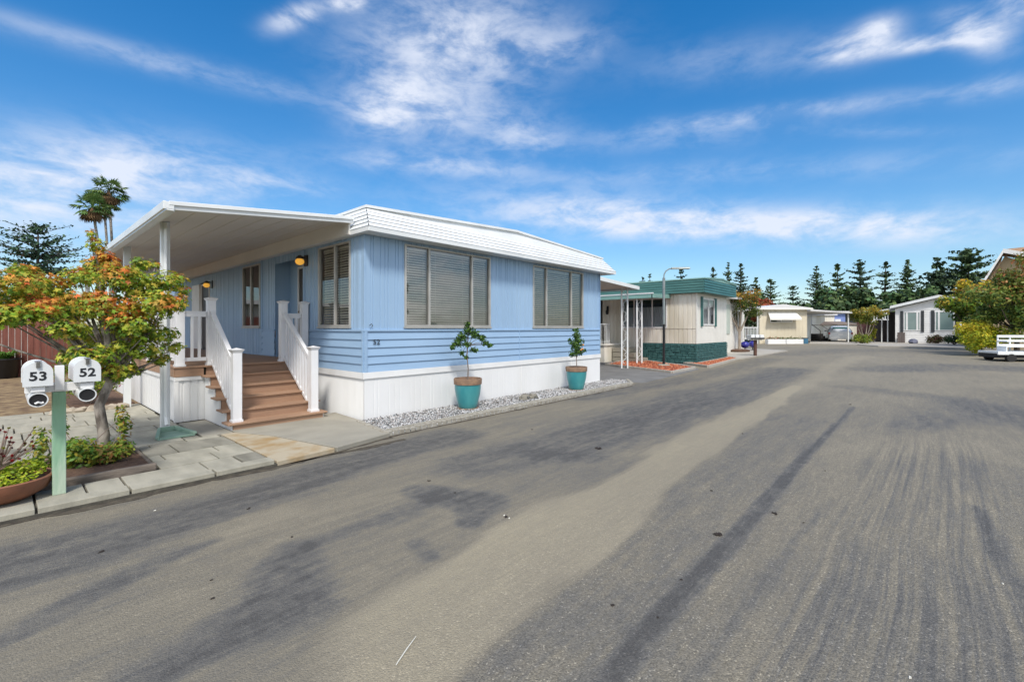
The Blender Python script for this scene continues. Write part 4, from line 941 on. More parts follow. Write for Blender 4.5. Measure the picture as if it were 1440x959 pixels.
def conifer(lab, x, ytop, Z, wpx, seed, ybase=None, group='dark conifers on the skyline', dens=1., bare=0.35, round_=False, n=1700, cols=None, low=.12, lk=1.):
    rg = random.Random(seed); base = P(x, Z); base.z = gz(base.x); ztop = EYE+(HOR-ytop)/FPX*Z; H = ztop-base.z; Wd = wpx/FPX*Z/2
    t = thing('conifer_tree', lab, 'conifer', base, 0, group); q = MB(); lean = V(rg.uniform(-.3, .3), rg.uniform(-.3, .3), 0)
    q.tube([V(0, 0, 0), V(0, 0, H*.5)+lean*.4, V(0, 0, H*.98)+lean], [H*.022, H*.014, H*.004], 7)
    g = MB(); cols = cols or [(.045, .085, .04), (.06, .11, .045), (.035, .065, .03), (.10, .15, .06)]
    nt = int(13*dens+H*.5); ex_ = rg.uniform(.55, .9)
    for k in range(nt):
        f = k/(nt-1); z = H*(low+(.985-low)*f**.9)+rg.uniform(-.25, .25); r = Wd*(1-f)**ex_*rg.uniform(.6, 1.35)*1.5+Wd*.05
        if round_: r = Wd*math.sqrt(max(.02, 1-abs(2*f-.8)**2.2/1.6))*rg.uniform(.7, 1.1)
        nb = max(4, int((7 if not round_ else 9)*(.6+.6*(1-f)))); a0 = rg.uniform(0, 6.28)
        for b in range(nb):
            if rg.random() < .16: continue
            a = a0+6.283*b/nb+rg.uniform(-.25, .25); rl = r*rg.uniform(.7, 1.18); el = rg.uniform(-.05, .30)+.35*f
            d = V(math.cos(a), math.sin(a), 0); tip = V(0, 0, z)+lean*f+d*rl+V(0, 0, rl*(el-.12)); st = V(0, 0, z)+lean*f
            q.tube([st, tip], [.06*(1-f)+.02, .012], 4, False)
            m = max(6, int(rl*7*dens))
            for j in range(m):
                s = (j+rg.random())/m*.92+.1; c = st+(tip-st)*s+V(rg.gauss(0, .14), rg.gauss(0, .14), rg.gauss(.05, .10))*max(.5, Wd*.25)
                sz = lk*(.22+.26*rg.random())*max(.8, Wd*.36)*(1.2-.55*s)
                n_ = V(rg.gauss(0, .9), rg.gauss(0, .9), .8); leaf(g, c, n_, sz, rg, [(-1, -.3), (-.3, -.7), (.4, -.35), (1.1, -.1), (.5, .5), (-.2, .25), (-.7, .6)], rg.choice(cols))
    q.build('trunk', BARKD, t, local=True); g.build('crown', LEAFN, t, local=True)
    return t
conifer('dark spreading conifer at far left above the maple', 52, 318, 38, 105, 5, group='', round_=True, dens=1.1, low=.40, lk=.42, cols=[(.03, .075, .045), (.045, .10, .055), (.022, .05, .03), (.07, .13, .065)])
cf = [(903, 388, 95, 12), (915, 385, 95, 14), (957, 379, 92, 18), (1005, 374, 92, 22), (1022, 369, 90, 26), (1041, 370, 86, 34), (1065, 392, 88, 26), (1084, 391, 84, 22), (1115, 401, 82, 26), (1147, 376, 84, 32), (1178, 374, 86, 28), (1211, 366, 82, 34), (1243, 368, 84, 32), (1277, 366, 80, 42), (1318, 364, 80, 44), (1362, 353, 74, 60)]
cn = ['smallest conifer tip over the green roof beside the white carport', 'small conifer tip just right of the smallest one over the green roof', 'small conifer tip between the street lamp and the green roof', 'first conifer right of the street lamp head', 'second conifer right of the street lamp head', 'broad conifer above the orange topped street tree', 'dense conifer right behind the orange topped tree', 'slim conifer above the red leaved tree', 'short conifer standing alone over the beige house roof', 'conifer at the left end of the tall skyline row', 'slim conifer second in the tall skyline row', 'tall layered conifer behind the carport of the silver car', 'tall slim conifer above the grey fence', 'wide conifer over the left end of the white shuttered house', 'dense conifer over the middle of the white shuttered house', 'broad rounded conifer behind the yellow tree']
for i, ((x, y, Z, w), l) in enumerate(zip(cf, cn)): conifer(l, x, y, Z, w*[1, .85, 1.2, 1.05][i % 4]*(1.7 if i < 3 else 1.15), 50+i*3, round_=(i == 15), dens=[1.0, 1.5, .85, 1.25][i % 4] if i > 2 else .7, lk=[.85, .75, 1, .8][i % 4] if i < 15 else .62, cols=[None, [(.06, .11, .04), (.09, .14, .05), (.045, .08, .035)], [(.05, .09, .05), (.07, .115, .06), (.035, .065, .04)]][i % 3])
# dense lower trees
def bushtree(name, lab, cat, base, cen, rad, ncl, r0, r1, nleaf, size, cols, seed, group=None, bark=BARKD, trunk_r=.12, shape='quad', shell=.5, trans=LEAF, squash=.75, topcol=None):
    rg = random.Random(seed); base = Vector(base); t = thing(name, lab, cat, base, 0, group); cen = Vector(cen)
    cs = make_clumps(cen, *rad, ncl, r0, r1, rg, squash); q = MB(); fork = base+(cen-base)*.45+V(0, 0, 0)
    q.tube([base, base+(fork-base)*.5+V(rg.uniform(-.05, .05), 0, 0), fork], [trunk_r, trunk_r*.8, trunk_r*.7], 8); limbs(q, fork, cs, trunk_r*.45, rg, 2, 5)
    q.build('trunk', bark, t, smooth=True); g = MB()
    def cf_(p, d, h, rg):
        f = (p.z-cen.z)/rad[2]; cc = topcol if topcol and f+rg.gauss(0, .3)+.6*mnoise.noise(p*1.5) > .35 else cols
        c = rg.choice(cc); k = .75+.5*h; return tuple(min(x*k*rg.uniform(.85, 1.15), .9) for x in c)
    crown(g, cs, nleaf, size, rg, leafshape(shape), cf_, shell); g.build('crown', trans, t); return t
DG = [(.05, .095, .035), (.07, .125, .04), (.035, .07, .03), (.10, .15, .05)]
for i, (x, yt, Z, w, lab, cc) in enumerate([(1098, 418, 70, 40, 'green bushy tree right of the red leaved tree', [(.05, .09, .02), (.035, .07, .02), (.07, .12, .03)]), (1130, 425, 68, 34, 'low green tree behind the ridge of the beige house', [(.04, .08, .02), (.03, .06, .02)]),
        (1160, 404, 72, 72, 'dark dense tree behind the beige house carport', DG), (1194, 402, 72, 66, 'dark dense tree behind the silver car', DG), (1228, 404, 70, 66, 'dark dense tree behind the small multi-stemmed tree', DG), (1264, 406, 70, 68, 'dark dense tree behind the grey fence', DG), (1305, 400, 66, 66, 'dark dense tree over the white house roof', DG), (1345, 405, 62, 46, 'dark dense tree over the right end of the white house', DG),
        (1050, 405, 74, 44, 'dark dense tree behind the orange topped street tree', DG), (985, 400, 76, 70, 'dark dense tree behind the green roof', DG)]):
    b = P(x, Z); b.z = gz(b.x); zt = EYE+(HOR-yt)/FPX*Z; w_ = w/FPX*Z/2
    bushtree('broadleaf_tree', lab, 'tree', b, (b.x, b.y, zt*.55), (w_*1.15, w_*1.15, zt*.42), 20, w_*.28, w_*.5, 3400, .26, cc, 90+i, 'dense trees behind the far houses', trunk_r=.25, shell=.4, trans=LEAFN)
b = P(1072, 55); b.z = .35
bushtree('red_tree', 'tree with red autumn leaves left of the beige house roof', 'tree', b, (b.x, b.y, 3.9), (1.9, 1.9, 1.5), 20, .5, .9, 3200, .13, [(.42, .09, .04), (.32, .06, .03), (.5, .16, .06), (.2, .1, .03)], 130)
# ------------------------------------------------------------------ carport of blue house (far side)
cpt = thing('carport', 'white flat carport roof on scrolled posts, right of the blue house', 'carport', (16.3, 8.7, gz(16.3)))
def kz(u): return 3.44-(u-11.85)/(16.6-11.85)*.22
q = MB(); u0, u1, v0, v1 = 11.85, 16.6, 8.2, 18
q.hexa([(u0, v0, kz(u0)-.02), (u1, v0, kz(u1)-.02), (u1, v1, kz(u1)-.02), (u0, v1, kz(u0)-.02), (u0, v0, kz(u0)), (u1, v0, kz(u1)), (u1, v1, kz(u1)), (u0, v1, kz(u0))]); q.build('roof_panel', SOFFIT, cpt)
q = MB(); q.hexa([(u0, v0-.06, kz(u0)-.10), (u1+.06, v0-.06, kz(u1)-.10), (u1+.06, v0-.002, kz(u1)-.10), (u0, v0-.002, kz(u0)-.10), (u0, v0-.06, kz(u0)+.03), (u1+.06, v0-.06, kz(u1)+.03), (u1+.06, v0-.002, kz(u1)+.03), (u0, v0-.002, kz(u0)+.03)]); q.box(u1, u1+.06, v0, v1, kz(u1)-.10, kz(u1)+.03); q.build('fascia', W_METAL, cpt)
def scrollpost(parent, c, axis, ht, z0, wd=.20):
    p = MB(); c = Vector(c); ax = Vector((*axis, 0)).normalized(); F = Fr(c, (ax.x, ax.y), (-ax.y, ax.x))
    for s in (-1, 1): p.fbox(F, s*wd-.028, s*wd+.028, -.028, .028, z0, z0+ht)
    po = p.build('post', W_METAL, parent, bev=.003); q = MB(); z = z0+.15; n = int((ht-.3)/.34)
    for k in range(n):
        zc = z0+.2+k*(ht-.4)/max(1, n-1)*.94; pts = []
        for j in range(15):
            a = j/14*2*math.pi*1.0; s = 1 if k % 2 else -1; pts.append(F.p(s*(wd-.045)*math.sin(a)*.95, 0, zc+(j/14)*.33))
        q.tube(pts, .011, 5)
    q.build('scroll', W_METAL, po)
scrollpost(cpt, (16.35, 8.62), (S_, -C_), kz(16.35)-gz(16.3)-.02, gz(16.3), .115)
scrollpost(cpt, (16.45, 13.5), (0, 1), kz(16.35)-gz(16.3)-.02, gz(16.3), .115)
q = MB()
# ------------------------------------------------------------------ green and cream home
GU0, GU1, GV = 19.9, 24.0, 7.09; g0 = gz(20)
gh = thing('mobile_home', 'cream mobile home with dark green roof band and green stone skirt', 'house', (GU0, GV, g0))
GF = Fr((GU0, GV), (1, 0), (0, -1)); GS = Fr((GU0, GV), (0, 1), (-1, 0)); GR = Fr((GU1, GV), (0, 1), (1, 0))
ZG = .95; q = MB()
cells(0, 12, ZG, 3.2, [(1.3, 3.5, 1.62, 2.98), (4.6, 5.5, 1.05, 3.0)], lambda a, b, z0, z1: q.grooves(GS, a, b, z0, z1, .20, .035, .02)); q.grooves(GR, 0, 12, ZG, 3.2, .2, .03, .02)
q.fbox(GS, -.0, 1.3, .002, .014, 1.60, 1.625)
q.build('side_siding', CREAM, gh)
q = MB(); cells(0, 4.1, ZG, 3.2, [(.70, 2.25, 1.75, 2.95)], lambda a, b, z0, z1: q.grooves(GF, a, b, z0, z1, .4, .008, .006)); q.fbox(GF, -.02, .05, -.02, .018, ZG, 3.2); q.build('front_siding', CREAMW, gh)
q = MB(); rg = random.Random(14)
def stonewall(F, a0, a1, z0, z1, mb):
    z = z0
    while z < z1-.02:
        h = rg.uniform(.07, .11); a = a0-rg.uniform(0, .2)
        while a < a1:
            w = rg.uniform(.18, .42); b = min(a+w, a1); c = max(a, a0)
            if b-c > .02:
                n = rg.uniform(.02, .055); mb.hexa([F.p(c+.006, -.02, z+.005), F.p(b-.006, -.02, z+.005), F.p(b-.012, n, z+.012), F.p(c+.012, n*rg.uniform(.6, 1), z+.012), F.p(c+.006, -.02, min(z+h, z1)-.005), F.p(b-.006, -.02, min(z+h, z1)-.005), F.p(b-.012, n*.8, min(z+h, z1)-.014), F.p(c+.012, n*.7, min(z+h, z1)-.012)])
            a = b
        z += h
    mb.fbox(F, a0, a1, -.03, -.015, z0-.05, z1)
stonewall(GF, -.03, 4.13, g0-.05, ZG-.01, q); stonewall(GS, -.03, 2.55, g0-.05, ZG-.01, q); q.build('stone_skirt', GREENS, gh)
q = MB(); q.grooves(GS, 2.55, 12, g0-.05, ZG, .15, .03, .015); q.build('skirting', CREAM, gh)
# roof band
q = MB(); BF = Fr((GU0-.22, GV-.38), (1, 0), (0, -1)); BS = Fr((GU0-.22, GV-.38), (0, 1), (-1, 0)); BR = Fr((GU1+.2, GV-.38), (0, 1), (1, 0))
q.laps(BF, 0, GU1-GU0+.42, 3.14, 3.70, 5, .03); q.laps(BS, 0, 12, 3.14, 3.70, 5, .03); q.laps(BR, 0, 12, 3.14, 3.70, 5, .03)
q.box(GU0-.2, GU1+.18, GV-.36, GV+12, 3.13, 3.14); q.build('roof_band', GREENT, gh)
q = MB(); um = (GU0+GU1)/2
for (a, b, za, zb) in ((GU0-.26, um, 3.70, 3.84), (um, GU1+.24, 3.84, 3.70)):
    q.hexa([(a, GV-.43, za), (b, GV-.43, zb), (b, GV+12, zb), (a, GV+12, za), (a, GV-.43, za+.05), (b, GV-.43, zb+.05), (b, GV+12, zb+.05), (a, GV+12, za+.05)])
q.add([(GU0-.22, GV-.40, 3.70), (GU1+.2, GV-.40, 3.70), (um, GV-.40, 3.84)], [(0, 1, 2)]); q.build('roof', GREENL, gh)
def simplewin(parent, F, a0, a1, z0, z1, mull=(), fm=W_PAINT, curt=True, gl=CARGL, sh=None, shw=.3, gm=None):
    w = MB(); f = .05
    w.fbox(F, a0, a0+f, -.05, .03, z0, z1); w.fbox(F, a1-f, a1, -.05, .03, z0, z1); w.fbox(F, a0+f, a1-f, -.05, .03, z1-f, z1); w.fbox(F, a0+f, a1-f, -.05, .03, z0, z0+f)
    for m_ in mull: w.fbox(F, m_-.025, m_+.025, -.03, .028, z0+f, z1-f)
    wo = w.build('window', fm, parent)
    g = MB(); facequad(g, F, a0+f, a1-f, .004, z0+f, z1-f); g.build('pane', gm or GLASS2, wo)
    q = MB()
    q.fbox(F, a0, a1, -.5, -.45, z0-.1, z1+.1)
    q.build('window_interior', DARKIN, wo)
    if curt:
        c = MB(); k = 0; a = a0+f
        while a < a1-f-.04:
            c.quad(F.p(a, -.08-.03*(k % 2), z0+f), F.p(a+.04, -.11+.03*(k % 2), z0+f), F.p(a+.04, -.11+.03*(k % 2), z1-f-curt*.25*(z1-z0)), F.p(a, -.08-.03*(k % 2), z1-f-curt*.25*(z1-z0))); a += .04; k += 1
        c.build('curtain', CURTAIN, wo)
    if sh:
        for (x0, x1) in ((a0-shw-.03, a0-.03), (a1+.03, a1+shw+.03)):
            s = MB(); s.fbox(F, x0, x1, .012, .05, z0-.06, z1+.05); z = z0
            while z < z1: s.fbox(F, x0+.03, x1-.03, .05, .06, z, z+.03); z += .07
            s.build('shutter', sh, wo)
    return wo
simplewin(gh, GF, .72, 2.25, 1.75, 2.95, (1.48,), sh=GREENT, shw=.22, fm=W_PAINT, curt=.4, gm=GLASS)
simplewin(gh, GS, 1.3, 3.5, 1.62, 2.98, (2.0, 2.9), curt=1, gm=GLASS)
q = MB(); q.fbox(GS, 4.6, 5.5, -.06, -.03, 1.05, 3.0); q.build('door', DOORD, gh)
q = MB(); c = GS.p(4.3, .08, 2.4); q.blob((c.x, c.y, c.z), .08, .08, .12, 1, 10, 8, 0); q.fbox(GS, 4.25, 4.35, 0, .05, 2.45, 2.7); q.build('wall_lamp', BLACKP, gh)
# green porch awning
aw = thing('porch_awning', 'green edged porch awning on white scrolled posts by the cream home', 'awning', (18.4, 9.0, g0))
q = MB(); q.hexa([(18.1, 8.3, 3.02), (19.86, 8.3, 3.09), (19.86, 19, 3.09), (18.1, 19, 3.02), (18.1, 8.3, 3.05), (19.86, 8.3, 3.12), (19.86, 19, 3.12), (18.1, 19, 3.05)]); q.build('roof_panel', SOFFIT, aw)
q = MB(); q.box(18.04, 18.10, 8.24, 19, 2.88, 3.05); q.hexa([(18.04, 8.22, 2.88), (19.86, 8.22, 2.95), (19.86, 8.28, 2.95), (18.04, 8.28, 2.88), (18.04, 8.22, 3.05), (19.86, 8.22, 3.12), (19.86, 8.28, 3.12), (18.04, 8.28, 3.05)]); q.build('fascia', GREENL, aw)
q = MB(); q.box(18.02, 18.10, 8.21, 19, 3.052, 3.10); q.build('drip_edge', W_METAL, aw)
scrollpost(aw, (18.3, 8.95), (S_, -C_), 2.9-g0, g0, .105); scrollpost(aw, (18.3, 12.5), (0, 1), 2.9-g0, g0, .105)
# porch and steps
pr = thing('porch', 'cream skirted porch with white rail and grey steps beside the cream home', 'porch', (19, 11, g0))
q = MB(); FP_ = Fr((18.35, 10.7), (1, 0), (0, -1)); FP2 = Fr((18.35, 10.7), (0, 1), (-1, 0))
q.grooves(FP_, 0, 1.45, g0, .82, .14, .02, .01); q.grooves(FP2, 0, 7, g0, .82, .14, .02, .01); q.build('skirting', CREAM, pr)
q = MB(); q.box(18.3, 19.85, 10.65, 17.7, .82, .90); q.build('floor', CREAMW, pr)
q = MB()
for k in range(3): q.box(19.0, 19.80, 9.25+k*.30, 10.64, g0+.02+.22*k, g0+.22*(k+1)-.002)
q.build('steps', CONC, pr, bev=.01)
q = MB()
for (a, b) in (((18.38, 10.75), (18.38, 17)), ((18.38, 10.75), (18.95, 10.75))):
    d = Vector((b[0]-a[0], b[1]-a[1], 0)); L_ = d.length; d /= L_; F = Fr(a, (d.x, d.y), (-d.y, d.x)); q.fbox(F, 0, L_, -.02, .02, 1.78, 1.82); q.fbox(F, 0, L_, -.015, .015, .98, 1.01); x = 0
    while x <= L_: q.fbox(F, x-.01, x+.01, -.01, .01, .90, 1.78); x += .13
q.build('railing', W_METAL, pr)
# mulch beds
def bed(pts, name, m, lab):
    w = [G(*p) for p in pts]; mb = MB(); mb.prism([(p.x, p.y) for p in w], -.03, .07, lambda p: gz(p[0])); struct(mb.build(name, m))
    e = MB(); n = len(w)
    for i in range(n):
        a, b = w[i], w[(i+1) % n]; d = (b-a); d.z = 0; L_ = d.length; d /= L_; nn = max(1, int(L_/.3)); nrm = V(-d.y, d.x, 0)*.045
        for k in range(nn):
            p, q_ = a+d*(L_*k/nn+.006), a+d*(L_*(k+1)/nn-.006); z = gz(p.x)
            e.hexa([(*(p-nrm).xy, z-.02), (*(q_-nrm).xy, z-.02), (*(q_+nrm).xy, z-.02), (*(p+nrm).xy, z-.02), (*(p-nrm).xy, z+.10), (*(q_-nrm).xy, z+.10), (*(q_+nrm).xy, z+.10), (*(p+nrm).xy, z+.10)])
    tag(e.build('edging', PALECONC, bev=.01), lab, 'edging', 'edgings of the red mulch beds')
    mc_ = MB(); rg = random.Random(int(pts[0][0])); P2 = [(p.x, p.y) for p in w]; xs = [p[0] for p in P2]; ys = [p[1] for p in P2]; k = 0
    while k < 1500:
        x, y = rg.uniform(min(xs), max(xs)), rg.uniform(min(ys), max(ys))
        if not inpoly(x, y, P2): continue
        c = rg.choice([(.30, .07, .03), (.42, .13, .06), (.2, .05, .025), (.5, .2, .1)]); stone(mc_, x, y, gz(x)+.075, rg.uniform(.025, .05), rg, c); k += 1
    tag(mc_.build('mulch', STONEM), lab.replace('edging around', 'mulch chips filling').replace('pale block ', 'red '), 'mulch', kind='stuff')
bed([(852, 514.5), (945, 525.5), (977, 518.8), (890, 506.5)], 'mulch_soil', REDMULCH, 'pale block edging around the red mulch bed under the street lamp')
bed([(962, 512.5), (996, 517.2), (1037, 505.6), (1026, 504), (983, 512.5)], 'mulch_soil', REDMULCH, 'pale block edging around the red mulch bed in front of the cream home')
# ------------------------------------------------------------------ street lamp
lp = G(933.5, 516.5); Zl = lp.x*C_+lp.y*S_; zt = lambda y: EYE+(HOR-y)/FPX*Zl
lamp = thing('street_lamp', 'grey street lamp with black lower pole and curved arm', 'street lamp', lp)
q = MB(); q.tube([lp, V(lp.x, lp.y, zt(456))], .05, 12); q.build('base_sleeve', BLACKP, lamp, smooth=True)
q = MB(); r3 = V(RT[0], RT[1], 0); T = V(lp.x, lp.y, 0)
q.tube([V(lp.x, lp.y, zt(456)), V(lp.x, lp.y, zt(391))], .055, 12); q.build('pole', LAMPGREY, lamp, smooth=True)
q = MB(); q.tube([T+V(0, 0, zt(391)), T+V(0, 0, zt(386))+r3*.01, T+V(0, 0, zt(381.5))+r3*.08, T+V(0, 0, zt(378.5))+r3*.2, T+V(0, 0, zt(377.5))+r3*.36], .026, 8); q.build('arm', LAMPGREY, lamp, smooth=True)
q = MB(); F = Fr(T+r3*.30, (RT[0], RT[1]), (-RT[1], RT[0])); z = zt(377.5)
q.hexa([F.p(0, -.06, z-.04), F.p(.75, -.12, z-.03), F.p(.75, .12, z-.03), F.p(0, .06, z-.04), F.p(0, -.05, z+.04), F.p(.72, -.09, z+.05), F.p(.72, .09, z+.05), F.p(0, .05, z+.04)]); q.build('lamp_head', LAMPGREY, lamp, bev=.015)
q = MB(); q.lathe((lp.x, lp.y, lp.z), [(.24, 0), (.24, .10), (.20, .13), (.05, .13)], 14); q.build('footing', CONC, lamp)
# ------------------------------------------------------------------ mid distance: white home, street tree, ornaments
w0 = P(1024, 25.6); w0.z = .12
wh = thing('mobile_home', 'white home with pale green panel behind the orange topped tree', 'house', (26.6, 8.2, gz(27)))
WFm = Fr((26.4, 8.2), (1, 0), (0, -1))
q = MB(); q.grooves(WFm, 0, 5.0, 0, 3.3, .25, .03, .02); q.box(26.4, 31.4, 8.23, 19, 0, 3.3); q.grooves(Fr((26.4, 8.2), (0, 1), (-1, 0)), 0, 10, 0, 3.3, .25, .03, .02, .02); q.build('wall', CREAMW, wh)
q = MB(); q.box(26.1, 31.8, 7.8, 19, 3.3, 3.42); q.build('roof', ROOFW, wh)
q = MB(); q.fbox(WFm, .4, 1.9, .0, .04, 1.3, 3.0); q.build('panel', mat('pale sage panel', (.50, .56, .50), .6), wh)
simplewin(wh, WFm, 3.0, 4.2, 1.6, 2.7, (3.6,), curt=0)
tb = G(1040, 494.5, .05)
TOPC = [(.50, .28, .03), (.55, .20, .03), (.40, .30, .04)]; MIDC = [(.07, .10, .02), (.10, .14, .025), (.05, .08, .02), (.16, .18, .03)]
def vase(lab, b, H, Wd, seed, nl, cols, top, ls=.05, bark=BARKP, nst=7, hi=0):
    """multi-stemmed, vase shaped street tree"""
    rg = random.Random(seed); t = thing('street_tree', lab, 'tree', b); q = MB(); b = Vector(b); f = b+V(0, 0, H*(.30-.2*hi)); cs = []
    q.tube([b, f], [.085, .075], 8)
    for k in range(nst):
        a = 6.283*k/nst+rg.uniform(-.3, .3); rr_ = Wd*rg.uniform(.4, .8); e = f+V(math.cos(a)*rr_, math.sin(a)*rr_, H*(rg.uniform(.33, .5)+.22*hi)); m = f+V(math.cos(a)*rr_*.45, math.sin(a)*rr_*.45, H*.18)
        q.tube([f-V(0, 0, .05), m, e], [.06, .04, .015], 6)
        for j in range(4): cs.append((m+(e-m)*rg.uniform(.4+.45*hi, 1.25)+V(rg.gauss(0, .15), rg.gauss(0, .15), rg.gauss(0, .1))*Wd, Wd*rg.uniform(.2, .32), Wd*rg.uniform(.2, .32), H*.10))
        for j in range(2): cs.append((e+V(rg.gauss(0, .2)*Wd, rg.gauss(0, .2)*Wd, H*rg.uniform(.02, .16)), Wd*.25, Wd*.25, H*.08))
    for j in range(6): cs.append((f+V(rg.gauss(0, .3)*Wd, rg.gauss(0, .3)*Wd, H*(rg.uniform(.45, .62)+.2*hi)), Wd*.28, Wd*.28, H*.08))
    q.build('trunk', bark, t, smooth=True); g = MB()
    def cf_(p, d, h, rg):
        fr_ = (p.z-b.z)/H; return tuple(x*(.75+.5*h)*rg.uniform(.85, 1.15) for x in rg.choice(top if fr_+rg.gauss(0, .07) > .82 else cols))
    crown(g, cs, nl, ls, rg, leafshape('oval'), cf_, .3, .3); g.build('crown', LEAF, t)
vase('orange topped green tree on the pavement right of the cream home', tb, 3.95, 1.15, 5, 5200, MIDC, TOPC)
q = MB(); q.lathe((tb.x, tb.y, tb.z-.02), [(.75, 0), (.78, .12), (.5, .17), (.02, .17)], 18, 1, .7); tag(recentre(q.build('mulch_ring', BROWNMULCH), tb), 'ring of dark mulch around the foot of the orange topped tree', 'mulch ring')
for i, (x, y) in enumerate(((1047.5, 493.5), (1058.5, 492.2))):
    p = G(x, y, .06); t = thing('garden_ornament', ['round cobalt blue ornament on a stand, the left of two', 'round cobalt blue ornament on a stand, right one beside the brown post'][i], 'ornament', p, 0, 'round blue ornaments')
    q = MB(); q.lathe((0, 0, 0), [(.12, 0), (.12, .02), (.03, .04), (.025, .16), (.06, .18)], 14); q.build('stand', BLACKP, t, local=True)
    q = MB(); q.lathe((0, 0, 0), [(.07, .17), (.18, .22), (.24, .32), (.24, .42), (.2, .50), (.13, .54), (.13, .56), (.1, .56)], 20); q.build('bowl', COBALT, t, local=True, smooth=True)
p = G(1062, 500, .06); t = thing('mailbox', 'white mailboxes on a brown post near the round blue ornaments', 'mailbox', p, -R(48.3))
q = MB(); q.box(-.06, .06, -.06, .06, 0, .80); q.build('post', BROWNPOST, t, local=True)
q = MB()
for dx in (-.24, .0, .24): q.box(dx-.1, dx+.1, -.24, .24, .84, 1.08)
q.box(-.38, .38, -.06, .06, .80, .84); q.build('boxes', W_METAL, t, local=True, bev=.03)
q = MB(); q.box(-.36, .36, -.26, -.245, .86, .94); q.build('door_slots', DARKIN, t, local=True)
# ------------------------------------------------------------------ beige far house (faces the camera end of the road)
def camF(x, Z): p = P(x, Z); return Fr((p.x, p.y), RT, (-FW[0], -FW[1])), p
ZBg = 38.0; BFm, bp_ = camF(1068, ZBg); zb = .30; m1px = ZBg/FPX
bh = thing('mobile_home', 'beige mobile home with shallow gable roof and window awning at the road end', 'house', (bp_.x, bp_.y, zb)); Wb = (1135-1068)*m1px
q = MB(); q.grooves(BFm, 0, Wb, zb-.05, 3.2, .3, .02, .012); SD = Fr(BFm.p(Wb, 0, 0), (FW[0]*.93+RT[0]*.37, FW[1]*.93+RT[1]*.37), (RT[0], RT[1])); q.grooves(SD, 0, 12, zb-.05, 3.2, .3, .02, .012); q.build('wall', BEIGE, bh)
q = MB(); q.fbox(BFm, .02, Wb-.02, -.5, -.02, zb, 3.15); q.build('inner_wall', BEIGE, bh)
q = MB(); o = BFm.p
q.hexa([o(-.5, .35, 3.22), o(Wb*.45, .35, 3.22), o(Wb*.45, -12, 3.22), o(-.5, -12, 3.22), o(-.5, .35, 3.27), o(Wb*.45, .35, 3.62), o(Wb*.45, -12, 3.62), o(-.5, -12, 3.27)])
q.hexa([o(Wb*.45, .35, 3.22), o(Wb+.25, .35, 3.22), o(Wb+4.2, -12, 3.22), o(Wb*.45, -12, 3.22), o(Wb*.45, .35, 3.62), o(Wb+.25, .35, 3.30), o(Wb+4.2, -12, 3.30), o(Wb*.45, -12, 3.62)])
q.build('roof', ROOFW, bh)
q = MB(); q.fbox(BFm, -.5, Wb+.25, .352, .40, 3.16, 3.27); q.build('gutter', CREAMW, bh)
simplewin(bh, BFm, .9, 2.75, 2.1, 2.75, (1.8,), curt=0)
q = MB(); q.hexa([o(.55, .6, 2.42), o(3.15, .6, 2.42), o(3.0, .02, 2.95), o(.7, .02, 2.95), o(.55, .6, 2.46), o(3.15, .6, 2.46), o(3.0, .02, 2.99), o(.7, .02, 2.99)]); q.fbox(BFm, .55, 3.15, .58, .62, 2.30, 2.42); q.build('window_awning', CREAMW, bh)
q = MB(); q.fbox(SD, 3.0, 4.0, .0, .03, 1.5, 2.6); q.build('side_window', CARGL, bh); q = MB(); q.fbox(SD, .5, .8, .0, .03, 1.9, 2.7); q.build('vent', ALU, bh)
for k, (x0, x1) in enumerate(((.30, 1.75), (1.80, 3.2))):
    t = thing('planter_box', ['white planter box with low red flowers under the awning window, left of two', 'white planter box with low greenery under the awning window, right of two'][k], 'planter', BFm.p((x0+x1)/2, .5, zb), 0, 'white planter boxes at the beige home')
    q = MB(); q.fbox(BFm, x0, x1, .28, .75, zb, zb+.42); q.build('box', W_PAINT, t, bev=.01)
    q = MB(); rg = random.Random(60+k)
    for _ in range(260): leaf(q, BFm.p(rg.uniform(x0, x1), rg.uniform(.3, .7), zb+.44+abs(rg.gauss(0, .07))), V(rg.gauss(0, 1), rg.gauss(0, 1), 1), .05, rg, leafshape('oval'), rg.choice([(.08, .12, .03), (.12, .18, .04), (.35, .04, .03) if k == 0 else (.1, .1, .04)]))
    q.build('flowers', LEAF, t)
t = thing('utility_box', 'small blue grey utility bin at the right corner of the beige home', 'bin', BFm.p(3.55, .4, zb)); q = MB(); q.fbox(BFm, 3.38, 3.72, .2, .55, zb, zb+.48); q.build('body', BLUEBIN, t, bev=.02); q = MB(); q.fbox(BFm, 3.36, 3.74, .18, .57, zb+.482, zb+.54); q.build('lid', SHUTTER, t, bev=.01)
# left side porch of the beige home
t = thing('porch', 'shaded side porch with white railing left of the beige home', 'porch', BFm.p(-1, 0, zb)); q = MB(); q.fbox(BFm, -1.6, -.02, -3, -2.9, zb, 3.1); q.build('back_wall', DARKIN, t)  # near-black back wall puts the porch's shade into its colour
q = MB(); q.hexa([o(-2.3, .2, 2.95), o(-.51, .2, 3.16), o(-.51, -6, 3.16), o(-2.3, -6, 2.95), o(-2.3, .2, 3.03), o(-.51, .2, 3.24), o(-.51, -6, 3.24), o(-2.3, -6, 3.03)]); q.build('roof', ROOFW, t)
q = MB()
for a in (-1.55, -.15): q.fbox(BFm, a, a+.07, -.1, -.03, zb, 3.05)
for k in range(10): q.fbox(BFm, -1.4+k*.13, -1.37+k*.13, -.1, -.05, zb+.5, zb+1.35)
q.fbox(BFm, -1.5, -.15, -.1, -.04, zb+1.35, zb+1.42); q.fbox(BFm, -1.5, -.15, -.1, -.04, zb+.42, zb+.5); q.build('railing', W_PAINT, t)
